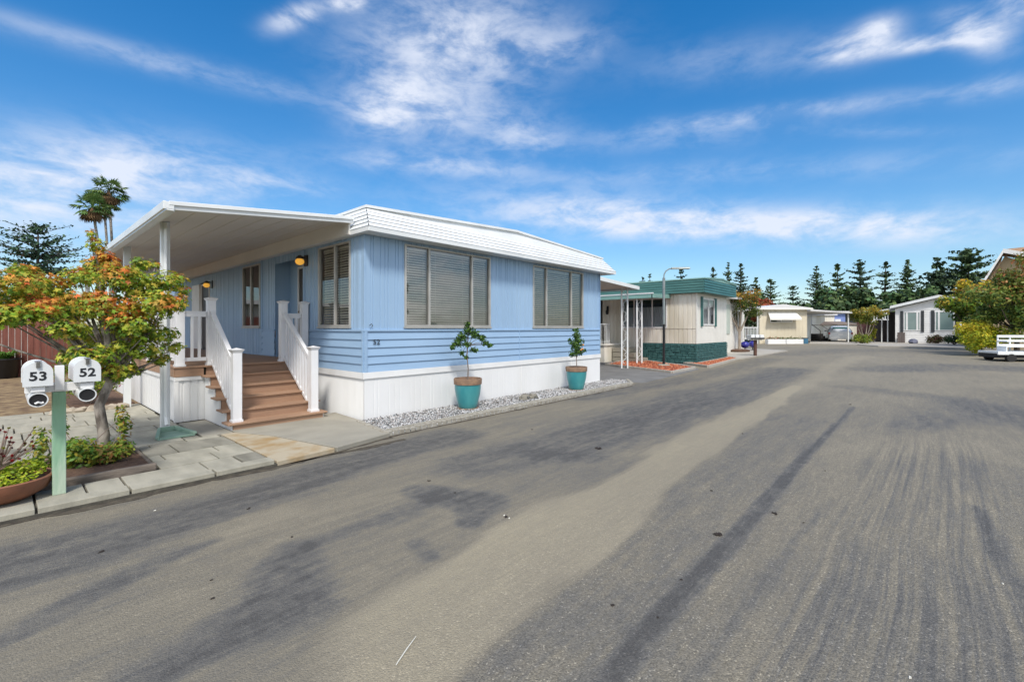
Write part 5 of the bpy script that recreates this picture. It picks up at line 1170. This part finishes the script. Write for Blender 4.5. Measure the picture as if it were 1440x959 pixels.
# carport roof of beige house to the right
t = thing('carport', 'flat white carport roof over the silver car', 'carport', P(1170, 41, .33)); CF_, cp0 = camF(1135, 39); o2 = CF_.p
q = MB(); q.hexa([o2(.3, 0, 3.10), o2(4.3, -.5, 2.92), o2(4.6, -7, 2.92), o2(1.5, -8, 3.10), o2(.3, 0, 3.24), o2(4.3, -.5, 3.02), o2(4.6, -7, 3.02), o2(1.5, -8, 3.24)]); q.build('roof', ROOFW, t)
for a, n in ((4.1, -.8), (4.3, -6)): q = MB(); q.fbox(CF_, a, a+.08, n-.08, n, .3, 2.92); q.build('post', W_METAL, t)
# porch steps & rail by car
t = thing('side_steps', 'dark side steps with handrail between the beige home and silver car', 'steps', P(1160, 43, .33)); q = MB(); F = Fr(P(1152, 43).xy, RT, (-FW[0], -FW[1]))
for k in range(4): q.fbox(F, 0, 1.0, -.3*k-.3, -.3*k, .3, .3+.2*(k+1))
q.build('steps', DARKIN, t); q = MB()
for a in (0.1, .95): q.tube([F.p(a, 0, .3), F.p(a, 0, 1.4), F.p(a, -1.2, 2.0)], .03, 6)
q.fbox(F, .1, .95, -1.25, -1.2, 1.9, 1.95); q.build('handrail', BARKD, t)
# cream unit, blue house and shed behind
t = thing('mobile_home', 'narrow cream home end wall beyond the silver car', 'house', P(1166, 52, .35)); F = Fr(P(1160, 52).xy, RT, (-FW[0], -FW[1])); q = MB(); q.fbox(F, 0, 1.1, -4, 0, .3, 3.1); q.build('wall', CREAM, t); q = MB(); q.fbox(F, -.2, 1.3, -4.2, .2, 3.1, 3.25); q.build('roof', ROOFW, t)
t = thing('mobile_home', 'periwinkle blue home glimpsed between carport and small tree', 'house', P(1180, 58, .35)); F = Fr(P(1171, 58).xy, RT, (-FW[0], -FW[1])); q = MB(); q.fbox(F, 0, 1.6, -5, 0, .3, 3.6); q.build('wall', PERI, t)
q = MB(); q.fbox(F, -.3, 4.4, -5.3, .4, 3.6, 3.8); q.build('roof', ROOFW, t); q = MB(); q.fbox(F, 1.62, 4.1, -5, -.6, .3, 3.6); q.build('shade_painted_wall', SHUTTER, t); q = MB(); q.fbox(F, .3, 1.0, .0, .03, 1.6, 2.8); q.build('window', CURTAIN, t)  # right-hand wall has its shade painted in as a near-black colour
t = thing('shed', 'low beige garden shed with flat brown roof behind the silver car', 'shed', P(1195, 46, .35)); F = Fr(P(1178, 46).xy, RT, (-FW[0], -FW[1])); q = MB(); q.fbox(F, 0, 2.6, -2.5, 0, .3, 1.95); q.build('wall', CREAM, t)
q = MB(); q.hexa([F.p(-.1, .1, 1.95), F.p(2.7, .1, 1.95), F.p(2.7, -2.6, 1.95), F.p(-.1, -2.6, 1.95), F.p(-.1, .1, 2.0), F.p(2.7, .1, 2.0), F.p(2.3, -2.6, 2.35), F.p(.4, -2.6, 2.35)]); q.build('roof', mat('brown flat roof', (.20, .15, .11), .8), t)
# ------------------------------------------------------------------ silver car, seen from behind
cz0 = G(1182, 481.5); car = thing('parked_car', 'silver hatchback parked under the carport, seen from behind', 'car', (cz0.x, cz0.y, cz0.z), -R(48.3)-math.atan((1182-720)/FPX)+R(4))
k_ = 1.0
def section(y, w, zb_, zs, zr, wr):   # half width, bottom, shoulder, roof, roof half width
    return [(-w, y, zb_), (-w*1.02, y, zs*.6), (-w, y, zs), (-wr, y, zr-.05), (-wr*.8, y, zr), (wr*.8, y, zr), (wr, y, zr-.05), (w, y, zs), (w*1.02, y, zs*.6), (w, y, zb_)]
secs = [(0, .80, .30, .78, .80, .70), (.06, .86, .24, .92, .96, .72), (.22, .88, .22, .98, 1.06, .70), (.75, .89, .22, 1.0, 1.42, .60), (1.3, .90, .22, 1.0, 1.50, .60), (2.3, .90, .22, .98, 1.48, .60), (3.0, .89, .22, .96, 1.15, .66), (3.4, .88, .22, .90, .98, .74), (4.1, .84, .24, .78, .84, .72), (4.3, .74, .30, .6, .66, .66)]
q = MB(); n = 10; vs = []
for s in secs: vs += section(*s)
fs = []
for i in range(len(secs)-1):
    for k in range(n-1): fs.append((i*n+k, i*n+k+1, (i+1)*n+k+1, (i+1)*n+k))
fs += [tuple(range(n))[::-1], tuple((len(secs)-1)*n+k for k in range(n))]
q.add(vs, fs); bo = q.build('body', SILVER, car, local=True, smooth=True)
q = MB(); q.add([(-.64, .20, 1.02), (.64, .20, 1.02), (.52, .66, 1.38), (-.52, .66, 1.38)], [(0, 1, 2, 3)]); q.build('rear_window', CARGL, car, local=True)
for s in (-1, 1):
    q = MB(); q.add([(s*.905, .75, 1.02), (s*.905, 2.9, 1.0), (s*.66, 2.4, 1.42), (s*.66, .95, 1.40)], [(0, 1, 2, 3)]); q.build('side_window', CARGL, car, local=True)
    q = MB(); q.box(s*.83-.07, s*.83+.07, -.02, .25, .72, .92); q.build('tail_light', REDL, car, local=True, bev=.02)
    q = MB(); q.box(s*.98-.09, s*.98+.09, 2.75, 2.9, .98, 1.10); q.build('door_mirror', BLACKP, car, local=True, bev=.02)
    for y in (.75, 3.4):
        q = MB(); q.tube([(s*.70, y, .31), (s*.90, y, .31)], .31, 20); wo = q.build('wheel', RUBBER, car, local=True); q = MB(); q.tube([(s*.895, y, .31), (s*.91, y, .31)], .19, 14); q.build('rim', CHROME, wo, local=True)
q = MB(); q.box(-.17, .17, -.035, -.012, .66, .78); q.build('number_plate', W_PAINT, car, local=True)
q = MB(); q.box(-.84, .84, -.05, .12, .28, .56); q.build('bumper', SILVER, car, local=True, bev=.04)
# ------------------------------------------------------------------ small vase tree, shrubs, grey fence
b = G(1216, 481.5, .05); vase('small yellow green tree with many pale stems right of the silver car', (b.x, b.y, b.z), 3.1, 1.25, 8, 3200, [(.16, .19, .03), (.22, .22, .03), (.10, .14, .02)], [(.40, .30, .04), (.34, .28, .04)], .08, hi=1)
YG = [(.20, .26, .03), (.12, .19, .03), (.30, .32, .04)]
def shrub(lab, x, y, w, h, cols, seed, nl=1500, ls=.05, dz=0, name='shrub', group=None, flow=None):
    b = G(x, y, .04); Zs = b.x*C_+b.y*S_; W_ = w/FPX*Zs/2; H_ = h/FPX*Zs; t = thing(name, lab, 'shrub', b, 0, group); rg = random.Random(seed); q = MB()
    cs = make_clumps((b.x, b.y, b.z+H_*.5), W_*.8, W_*.8, H_*.42, 18, min(W_, H_)*.28, min(W_, H_)*.46, rg, .8)
    crown(q, cs, nl, ls, rg, leafshape('oval'), lambda p, d, h, rg: tuple(c*(.75+.5*h)*rg.uniform(.8, 1.2) for c in (rg.choice(flow) if flow and rg.random() < .25 else rg.choice(cols))), .4); q.build('foliage', LEAF, t)
    s = MB()
    for c in cs[::2]: s.tube([b, c[0]], [.03, .01], 5)
    s.build('stems', BARKD, t); return b
shrub('low lime green shrub at the foot of the small pale stemmed tree', 1212, 483, 34, 13, YG, 3, 1300, .06)
shrub('upright yellow green shrub beside the grey fence', 1229, 481.5, 14, 26, [(.32, .30, .03), (.24, .26, .03)], 4, 1200, .06)
shrub('low flowering shrub with orange blossom before the white house', 1282, 480, 30, 10, YG, 5, 1100, .06, flow=[(.6, .25, .08), (.5, .35, .1), (.6, .2, .2)])
shrub('reddish low hedge before the white house', 1316, 483, 34, 12, [(.12, .06, .04), (.08, .10, .03)], 6, 1300, .06)
shrub('dark green mounded shrub at the right of the white house front', 1342, 485, 32, 18, [(.05, .10, .03), (.04, .08, .03)], 7, 1600, .06)
p = G(1284, 483, .04); t = thing('rock_group', 'blue grey boulder among flowers in front of the white house', 'rock', p); q = MB(); q.blob((0, 0, .15), .7, .3, .25, 3, 12, 8, .4); q.build('boulder', mat('blue grey boulder', (.15, .16, .22), .8), t, local=True, smooth=True)
a_, b_2 = P(1233, 41), P(1262, 41.5); fence('wooden_fence', 'weathered dark grey board fence between small tree and white house', (a_.x, a_.y, 0), (b_2.x, b_2.y, 0), 2.05, GREYFENCE, .16, .33, seed=9)
a_, b_2 = P(1262, 38.5), P(1271, 38.5); fence('low_fence', 'short low grey board fence beside the white house corner', (a_.x, a_.y, 0), (b_2.x, b_2.y, 0), .95, GREYFENCE, .16, .33, seed=10, post=False)
a_, b_2 = P(1205, 46), P(1236, 45); fence('wooden_fence', 'reddish brown board fence behind the small pale stemmed tree', (a_.x, a_.y, 0), (b_2.x, b_2.y, 0), 1.9, BRONZE, .16, .33, seed=11)
# white pergola frame behind fence
t = thing('pergola', 'white lattice porch frame behind the grey fence', 'pergola', P(1240, 52, .35)); F = Fr(P(1225, 52).xy, RT, (-FW[0], -FW[1])); q = MB(); q.fbox(F, 0, 2.6, -.1, 0, 2.35, 2.65); q.fbox(F, 0, 2.6, -.1, 0, 3.2, 3.4)
for k in range(9): q.fbox(F, k*.32, k*.32+.07, -.08, -.02, 2.6, 3.3)
for k in (0, 1.3, 2.5): q.fbox(F, k, k+.1, -.12, .01, .3, 3.4)
q.build('frame', W_PAINT, t)
def rayF(x, Z):
    p = P(x, Z); d = Vector((p.x, p.y, 0)).normalized(); return Fr((p.x, p.y), (d.y, -d.x), (-d.x, -d.y)), p
# ------------------------------------------------------------------ white house with dark shutters
ZW_ = 39.0; WF, wp_ = rayF(1260, ZW_); o = WF.p; mp_ = ZW_/FPX
sh_ = thing('mobile_home', 'white lap-sided home with dark shutters and gable roof at the road end', 'house', (wp_.x, wp_.y, .33)); Ww = 5.3
def wtop(a): return 3.32+.78*min(a/(Ww*.5), (Ww-a)/(Ww*.5)) if 0 <= a <= Ww else 3.3
q = MB(); z = .33; lp_ = .18
wins = [(1.0, 4.0, 1.45, 3.25), (5.2, 6.6, 1.45, 3.25)]
cells(0, Ww, .33, 3.33, wins[:0], lambda a, b, z0, z1: q.laps(WF, a, b, z0, z1, 16, .03)); q.add([o(0, .0, 3.33), o(Ww, .0, 3.33), o(Ww/2, .0, 4.08)], [(0, 1, 2)]); q.fbox(WF, .02, Ww, -9, -.6, .33, 3.3); q.fbox(WF, -.05, .12, -.02, .045, .33, 3.33); q.build('wall', W_PAINT, sh_)
q = MB()
for (a, b, za, zb_) in ((-.4, Ww/2, 3.30, 4.12), (Ww/2, Ww+.4, 4.12, 3.30)):
    q.hexa([o(a, .45, za), o(b, .45, zb_), o(b, -9, zb_), o(a, -9, za), o(a, .45, za+.22), o(b, .45, zb_+.22), o(b, -9, zb_+.22), o(a, -9, za+.22)])
q.build('roof', W_METAL, sh_)
GLB = mat('pale sky glass', (.15, .23, .23), .08, (.22, .30, .29), .6, spec=.8)
def farwin(parent, F, a0, a1, z0, z1, mull, shw=.28):
    w = MB(); f = .06
    w.fbox(F, a0, a0+f, .03, .07, z0, z1); w.fbox(F, a1-f, a1, .03, .07, z0, z1); w.fbox(F, a0+f, a1-f, .03, .07, z1-f, z1); w.fbox(F, a0+f, a1-f, .03, .07, z0, z0+f)
    for m_ in mull: w.fbox(F, m_-.06, m_+.06, .03, .068, z0+f, z1-f)
    wo = w.build('window', W_PAINT, parent); g = MB(); g.fbox(F, a0+f, a1-f, .031, .045, z0+f, z1-f); g.build('pane', GLB, wo)
    if shw:
        for x0 in (a0-shw-.04, a1+.04):
            s = MB(); s.fbox(F, x0, x0+shw, .03, .08, z0-.12, z1+.08); z = z0
            while z < z1: s.fbox(F, x0+.04, x0+shw-.04, .08, .09, z, z+.04); z += .09
            s.build('shutter', SHUTTER, wo)
farwin(sh_, WF, .62, 1.98, 1.42, 2.98, (.92, 1.68), .26) if False else None
farwin(sh_, WF, .50, 1.55, 1.42, 3.0, (.70, 1.36), .19)
farwin(sh_, WF, 2.45, 3.6, 1.42, 3.0, (2.68,), .21)
t = thing('porch', 'white roofed side porch left of the white shuttered home', 'porch', o(-1, -1, .33)); q = MB(); q.hexa([o(-1.6, -.4, 2.95), o(-.41, -.4, 3.22), o(-.41, -7, 3.22), o(-1.6, -7, 2.95), o(-1.6, -.4, 3.08), o(-.41, -.4, 3.36), o(-.41, -7, 3.36), o(-1.6, -7, 3.08)]); q.build('roof', W_METAL, t)
q = MB()
for a in (-1.0, -.6): q.fbox(WF, a, a+.08, -.7, -.62, .33, 3.0)
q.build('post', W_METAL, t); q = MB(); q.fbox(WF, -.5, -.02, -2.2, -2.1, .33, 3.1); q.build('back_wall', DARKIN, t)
# ------------------------------------------------------------------ right edge trees, gable house, cart
YT = [(.62, .46, .04), (.52, .44, .05), (.38, .38, .04)]; 
b = G(1372, 491, 0); Zt = 27.; b = P(1372, Zt); b.z = gz(b.x)
zc = lambda y, Z: EYE+(HOR-y)/FPX*Z
bushtree('autumn_tree', 'yellow topped green tree left of the tan gabled house', 'tree', b, (b.x, b.y, zc(428, Zt)), (1.6, 1.6, 1.7), 48, .42, .70, 14000, .095, [(.14, .24, .03), (.19, .29, .04), (.27, .33, .04), (.04, .08, .018)], 201, bark=BARKD, shape='oval', shell=.3, topcol=YT+[(.5, .26, .04)])
b = P(1352, 25.5); b.z = gz(b.x); b = P(1380, 23.0); b.z = gz(b.x)
bushtree('yellow_bush', 'bright yellow shrub spilling onto the road at the right', 'shrub', b, (b.x, b.y, zc(472, 23.0)), (1.05, 1.05, .78), 36, .28, .46, 9000, .06, [(.42, .45, .03), (.55, .52, .04), (.26, .33, .03)], 202, shape='oval', shell=.5, topcol=[(.80, .68, .04), (.62, .56, .04), (.78, .66, .07)], trunk_r=.05)
b = P(1430, 22.5); b.z = gz(b.x)
bushtree('broadleaf_tree', 'dark green tree at the right edge in front of the tan gabled house', 'tree', b, (b.x, b.y, zc(420, 22.5)), (1.9, 1.9, 2.2), 60, .38, .64, 13000, .08, [(.08, .14, .03), (.12, .19, .04), (.19, .24, .045), (.26, .29, .05)], 203, shape='oval', shell=.3, topcol=[(.16, .20, .03), (.22, .25, .04), (.45, .2, .07)], trunk_r=.12)
Zr = 29.; RF, rp = rayF(1385, Zr)
rh = thing('gabled_house', 'tan two storey house with steep gable and shingle roof at right edge', 'house', (rp.x, rp.y, gz(rp.x)))
o = RF.p; q = MB(); q.prism([tuple(o(.10, 0, 0).xy), tuple(o(6, 0, 0).xy), tuple(o(6, -8, 0).xy), tuple(o(.10, -8, 0).xy)], 0, 4.3)
q.add([o(.10, 0, 4.3), o(6, 0, 4.3), o(2.6, 0, 5.2), o(.85, 0, 6.1)], [(0, 1, 2, 3)]); q.build('wall', TAN, rh)
q = MB(); q.hexa([o(-.12, .5, 4.30), o(.80, .5, 6.30), o(.80, -8, 6.30), o(-.12, -8, 4.30), o(-.12, .5, 4.46), o(.80, .5, 6.48), o(.80, -8, 6.48), o(-.12, -8, 4.46)])
q.hexa([o(.802, .5, 6.30), o(4.5, .9, 4.9), o(6, -3, 6.9), o(.802, -4, 6.55), o(.802, .5, 6.48), o(4.5, .9, 5.08), o(6, -3, 7.08), o(.802, -4, 6.75)]); q.build('roof', TANROOF, rh)
q = MB(); q.hexa([o(-.14, .505, 4.22), o(.80, .505, 6.28), o(.80, .55, 6.28), o(-.14, .55, 4.22), o(-.14, .505, 4.48), o(.80, .505, 6.52), o(.80, .55, 6.52), o(-.14, .55, 4.48)])
q.hexa([o(.802, .505, 6.26), o(4.5, .905, 4.84), o(4.5, .95, 4.84), o(.802, .55, 6.26), o(.802, .505, 6.52), o(4.5, .905, 5.10), o(4.5, .95, 5.10), o(.802, .55, 6.52)]); q.build('barge_board', W_PAINT, rh)
simplewin(rh, RF, 1.9, 2.7, 1.4, 2.6, (), curt=0)
# white flatbed cart
cp_ = P(1392, 19.6); cp_ = P(1407, 19.6); ca = thing('utility_cart', 'white slatted flatbed cart with small black wheels at the right edge', 'cart', (cp_.x, cp_.y, gz(cp_.x)), -R(48.3)-R(14))
q = MB(); q.box(0, 2.6, 0, 1.3, .34, .44); q.box(-.12, 2.6, -.05, 0, .30, .44); q.build('platform', W_METAL, ca, local=True, bev=.01)
q = MB(); q.box(.0, 2.6, .03, 1.25, .16, .335); q.build('chassis', RUBBER, ca, local=True)
for (x, y) in ((.35, -.0), (.35, 1.2), (2.1, 0), (2.1, 1.2)):
    q = MB(); q.tube([(x, y-.07, .17), (x, y+.07, .17)], .17, 16); q.build('wheel', RUBBER, ca, local=True)
q = MB()
for x in (.42, .86, 1.6, 2.4): q.box(x, x+.05, .82, .87, .44, 1.12)
q.box(.40, 2.5, .80, .82, .62, .74); q.box(.40, 2.5, .80, .82, .84, .94); q.box(.40, 2.5, .80, .82, 1.03, 1.14); q.box(.4, 2.5, .3, .79, .62, .66); q.box(.4, .44, .3, .8, .44, .62); q.box(.40, .44, .25, .79, .84, .90); q.build('slatted_seat', W_METAL, ca, local=True, bev=.006)
# house across the street (reflected in the front windows)
ah = thing('neighbour_house', 'beige gabled home across the road, mirrored in the blue house windows', 'house', (7, -10, 0))
q = MB(); q.box(0, 9, -16, -10, 0, 3.0); q.add([(0, -10, 3), (9, -10, 3), (4.5, -10, 4.4)], [(0, 1, 2)]); q.build('wall', TAN, ah)
q = MB(); q.hexa([(-.5, -9.5, 2.9), (4.5, -9.5, 4.5), (4.5, -16, 4.5), (-.5, -16, 2.9), (-.5, -9.5, 3.05), (4.5, -9.5, 4.65), (4.5, -16, 4.65), (-.5, -16, 3.05)]); q.hexa([(4.5, -9.5, 4.5), (9.5, -9.5, 2.9), (9.5, -16, 2.9), (4.5, -16, 4.5), (4.5, -9.5, 4.65), (9.5, -9.5, 3.05), (9.5, -16, 3.05), (4.5, -16, 4.65)]); q.build('roof', TANROOF, ah)
b = V(15, -11, 0); bushtree('broadleaf_tree', 'leafy tree across the road, mirrored in the blue house windows', 'tree', b, (15, -11, 3.2), (2.2, 2.2, 1.8), 16, .6, 1, 1500, .2, DG, 300, trunk_r=.15)
# ------------------------------------------------------------------ road litter
p0, p1_ = G(557, 936), G(585, 896); q = MB(); q.tube([p0+V(0, 0, .006), (p0+p1_)/2+V(.004, .004, .007), p1_+V(0, 0, .006)], [.003, .0035, .002], 5)
tag(q.build('straw', LITTER), 'long pale straw lying on the asphalt in the foreground', 'straw')
rg = random.Random(99)
DKL = mat('dark leaf litter', (.03, .022, .018), .9); pts = [(841, 631, .05), (1009, 752, .04), (1090, 722, .025), (711, 727, .02), (603, 676, .02), (143, 776, .02), (350, 715, .02), (298, 815, .012), (640, 693, .012), (1000, 690, .015), (1196, 569, .03), (862, 851, .015), (410, 755, .012), (958, 815, .01), (1130, 735, .012), (300, 841, .012), (1045, 610, .02), (1160, 662, .015), (925, 868, .01), (748, 604, .02)]
for i, (x, y, s) in enumerate(pts):
    p = G(x, y); q = MB()
    for k in range(3): q.blob((rg.uniform(-s, s)*.6, rg.uniform(-s, s)*.6, s*.12), s*rg.uniform(.4, .8), s*rg.uniform(.3, .6), s*.16, i+k, 8, 5, .9)
    o = q.build('debris', DKL); o.location = p+V(0, 0, .002); tag(o, 'small dark scrap of leaf litter on the asphalt', 'debris', 'dark scraps scattered on the road')
for i, (x, y) in enumerate([(218, 718), (716, 729), (709, 725), (1410, 821), (1280, 953)]):
    p = G(x, y); q = MB(); q.blob((0, 0, .004), .010, .006, .004, i, 7, 5, .8); o = q.build('pebble', LITTER); o.location = p; tag(o, 'tiny white pebble or scrap on the asphalt', 'pebble', 'white specks on the road')
# ------------------------------------------------------------------ camera
cam = bpy.data.cameras.new('camera'); co = bpy.data.objects.new('camera', cam); C.objects.link(co); bpy.context.scene.camera = co
co.location = (0, 0, EYE); co.rotation_euler = (R(90), 0, TH-R(90)); cam.sensor_width = 36; cam.lens = 16.0; cam.shift_y = -(479.5-HOR)/1440; cam.clip_end = 5000; cam.clip_start = .05
# ------------------------------------------------------------------ sun and sky
SUN = V(-.85, -1, 0).normalized()*math.cos(R(52)) + V(0, 0, math.sin(R(52)))
sl = bpy.data.lights.new('sun', 'SUN'); sl.energy = 2.3; sl.angle = R(10); sl.color = (1, .95, .87); so = bpy.data.objects.new('sun', sl); C.objects.link(so)
so.rotation_euler = SUN.to_track_quat('Z', 'Y').to_euler()
w = bpy.data.worlds.new('World'); bpy.context.scene.world = w; w.use_nodes = True; nt = w.node_tree; L = nt.links; N = nt.nodes.new
bg = nt.nodes['Background']
sky = N('ShaderNodeTexSky'); sky.sky_type = 'NISHITA'; sky.sun_disc = False; sky.sun_elevation = R(52); sky.sun_rotation = math.atan2(SUN.x, SUN.y); sky.air_density = 1.0; sky.dust_density = .3; sky.ozone_density = 2.0
tc = N('ShaderNodeTexCoord'); D = tc.outputs['Generated']
def mth(op, a, b_=None, c_=None, clamp=False):
    q = N('ShaderNodeMath'); q.operation = op; q.use_clamp = clamp
    for i, x in enumerate((a, b_, c_)):
        if x is None: continue
        if isinstance(x, (int, float)): q.inputs[i].default_value = x
        else: L.new(x, q.inputs[i])
    return q.outputs[0]
def dot(v):
    q = N('ShaderNodeVectorMath'); q.operation = 'DOT_PRODUCT'; L.new(D, q.inputs[0]); q.inputs[1].default_value = tuple(v); return q.outputs['Value']
Fw3, Rt3, Up3 = V(*FW, 0), V(*RT, 0), V(0, 0, 1)
def cloud_blob(x, y, sx, sy, ang, amt):
    Dv = Fw3+Rt3*((x-720)/FPX)+Up3*((HOR-y)/FPX); k = Dv.length; c = Dv/k
    e1 = (Rt3-c*c.dot(Rt3)).normalized(); e2 = c.cross(e1)*-1
    if e2.z < 0: e2 = -e2
    a = R(ang); f1 = e1*math.cos(a)-e2*math.sin(a); f2 = e1*math.sin(a)+e2*math.cos(a)
    s1 = sx/FPX/k**1.5; s2 = sy/FPX/k**1.4
    A = mth('MULTIPLY', dot(f1), 1/s1); B = mth('MULTIPLY', dot(f2), 1/s2)
    s = mth('MULTIPLY_ADD', A, A, mth('MULTIPLY', B, B)); g = mth('EXPONENT', mth('MULTIPLY', s, -.7))
    g = mth('MULTIPLY', g, mth('GREATER_THAN', dot(c), 0.0)); return mth('MULTIPLY', g, amt)
blobs = [(650, 45, 110, 45, 0, .75), (590, 110, 80, 50, 0, .45), (540, 150, 36, 24, -20, 1.2), (640, 165, 90, 40, 0, .45), (615, 232, 105, 12, 4, .60), (740, 195, 45, 22, 0, .5), (770, 75, 70, 22, -10, .45),
         (90, 50, 130, 12, 20, .22), (300, 105, 170, 14, 14, .32), (415, 24, 34, 11, -18, 1.0), (490, 4, 24, 9, 0, 1.2), (70, 275, 200, 60, 0, .95), (200, 232, 130, 34, 5, .55), (385, 258, 60, 12, 5, .45),
         (1195, 68, 40, 16, -15, 1.0), (1228, 45, 24, 14, -20, .95), (1300, 62, 60, 9, -10, .95), (1372, 45, 40, 18, 25, 1.15), (1428, 8, 22, 16, 0, 1.4), (1110, 158, 170, 10, -7, .45), (960, 190, 130, 16, -5, .28), (1030, 85, 120, 24, -6, .22), (1400, 122, 30, 14, -15, .38),
         (840, 300, 160, 22, 3, .85), (1030, 318, 200, 17, 0, .9), (1230, 318, 100, 24, 0, .6), (1250, 185, 60, 8, 0, .2), (1050, 240, 300, 14, -3, .25)]
acc = None
for bl in blobs:
    g = cloud_blob(*bl); acc = g if acc is None else mth('ADD', acc, g)
# cloud noise; brighter unseen clouds added behind the view as fill light
sepd = N('ShaderNodeSeparateXYZ'); L.new(D, sepd.inputs[0]); zc_ = mth('MAXIMUM', mth('ADD', sepd.outputs[2], .12), .02)
cb = N('ShaderNodeCombineXYZ'); L.new(mth('DIVIDE', sepd.outputs[0], zc_), cb.inputs[0]); L.new(mth('DIVIDE', sepd.outputs[1], zc_), cb.inputs[1])
mp = N('ShaderNodeMapping'); mp.inputs['Rotation'].default_value = (0, 0, R(30)); mp.inputs['Scale'].default_value = (.7, 2.0, 1); L.new(cb.outputs[0], mp.inputs[0])
n1 = N('ShaderNodeTexNoise'); n1.inputs['Scale'].default_value = 1.1; n1.inputs['Detail'].default_value = 9; n1.inputs['Roughness'].default_value = .6; n1.inputs['Distortion'].default_value = .15; L.new(mp.outputs[0], n1.inputs['Vector'])
mp2 = N('ShaderNodeMapping'); mp2.inputs['Rotation'].default_value = (0, 0, R(12)); mp2.inputs['Scale'].default_value = (7, 7, 17); L.new(D, mp2.inputs[0])
n2 = N('ShaderNodeTexNoise'); n2.inputs['Scale'].default_value = 1.4; n2.inputs['Detail'].default_value = 10; n2.inputs['Roughness'].default_value = .62; n2.inputs['Distortion'].default_value = .25; L.new(mp2.outputs[0], n2.inputs['Vector'])
bk = N('ShaderNodeMapRange'); bk.interpolation_type = 'SMOOTHSTEP'; bk.inputs[1].default_value = .35; bk.inputs[2].default_value = -.25; L.new(dot(Fw3), bk.inputs[0]); back = bk.outputs[0]; acc = mth('ADD', acc, mth('MULTIPLY', back, .85))
nn_ = mth('ADD', mth('MULTIPLY', n2.outputs['Fac'], .72), mth('MULTIPLY', n1.outputs['Fac'], .28))
sm = N('ShaderNodeMapRange'); sm.interpolation_type = 'SMOOTHSTEP'; sm.inputs[1].default_value = .36; sm.inputs[2].default_value = .64; L.new(nn_, sm.inputs[0])
den = mth('MULTIPLY', mth('MINIMUM', acc, 1.0), mth('MULTIPLY_ADD', sm.outputs[0], 1.0, .16), None, True)
hs = N('ShaderNodeHueSaturation'); hs.inputs['Saturation'].default_value = 1.46; L.new(sky.outputs[0], hs.inputs['Color'])
elev = mth('EXPONENT', mth('MULTIPLY', mth('MAXIMUM', sepd.outputs[2], 0), -4.5))
tm = N('ShaderNodeVectorMath'); tm.operation = 'SCALE'; L.new(hs.outputs[0], tm.inputs[0]); L.new(mth('MULTIPLY_ADD', elev, -.30, 1.0), tm.inputs['Scale'])
hz_ = N('ShaderNodeMix'); hz_.data_type = 'RGBA'; L.new(mth('MULTIPLY', elev, .30), hz_.inputs[0]); L.new(tm.outputs[0], hz_.inputs[6]); hz_.inputs[7].default_value = (3.2, 4.2, 5.4, 1)
mx = N('ShaderNodeMix'); mx.data_type = 'RGBA'; L.new(mth('MULTIPLY', den, .9), mx.inputs[0]); L.new(hz_.outputs[2], mx.inputs[6]); cc = N('ShaderNodeMix'); cc.data_type = 'RGBA'; L.new(back, cc.inputs[0]); cc.inputs[6].default_value = (4.7, 5.0, 5.7, 1); cc.inputs[7].default_value = (10.8, 10.3, 9.6, 1); L.new(cc.outputs[2], mx.inputs[7])
L.new(mx.outputs[2], bg.inputs['Color']); bg.inputs['Strength'].default_value = .1225
sc = bpy.context.scene; sc.render.engine = 'CYCLES'
vs_ = sc.view_settings; vs_.view_transform = 'Standard'; vs_.look = 'None'; vs_.gamma = 1; vs_.exposure = 0.55
sc.cycles.max_bounces = 7; sc.cycles.diffuse_bounces = 3; sc.cycles.transparent_max_bounces = 10; sc.cycles.caustics_reflective = False; sc.cycles.caustics_refractive = False
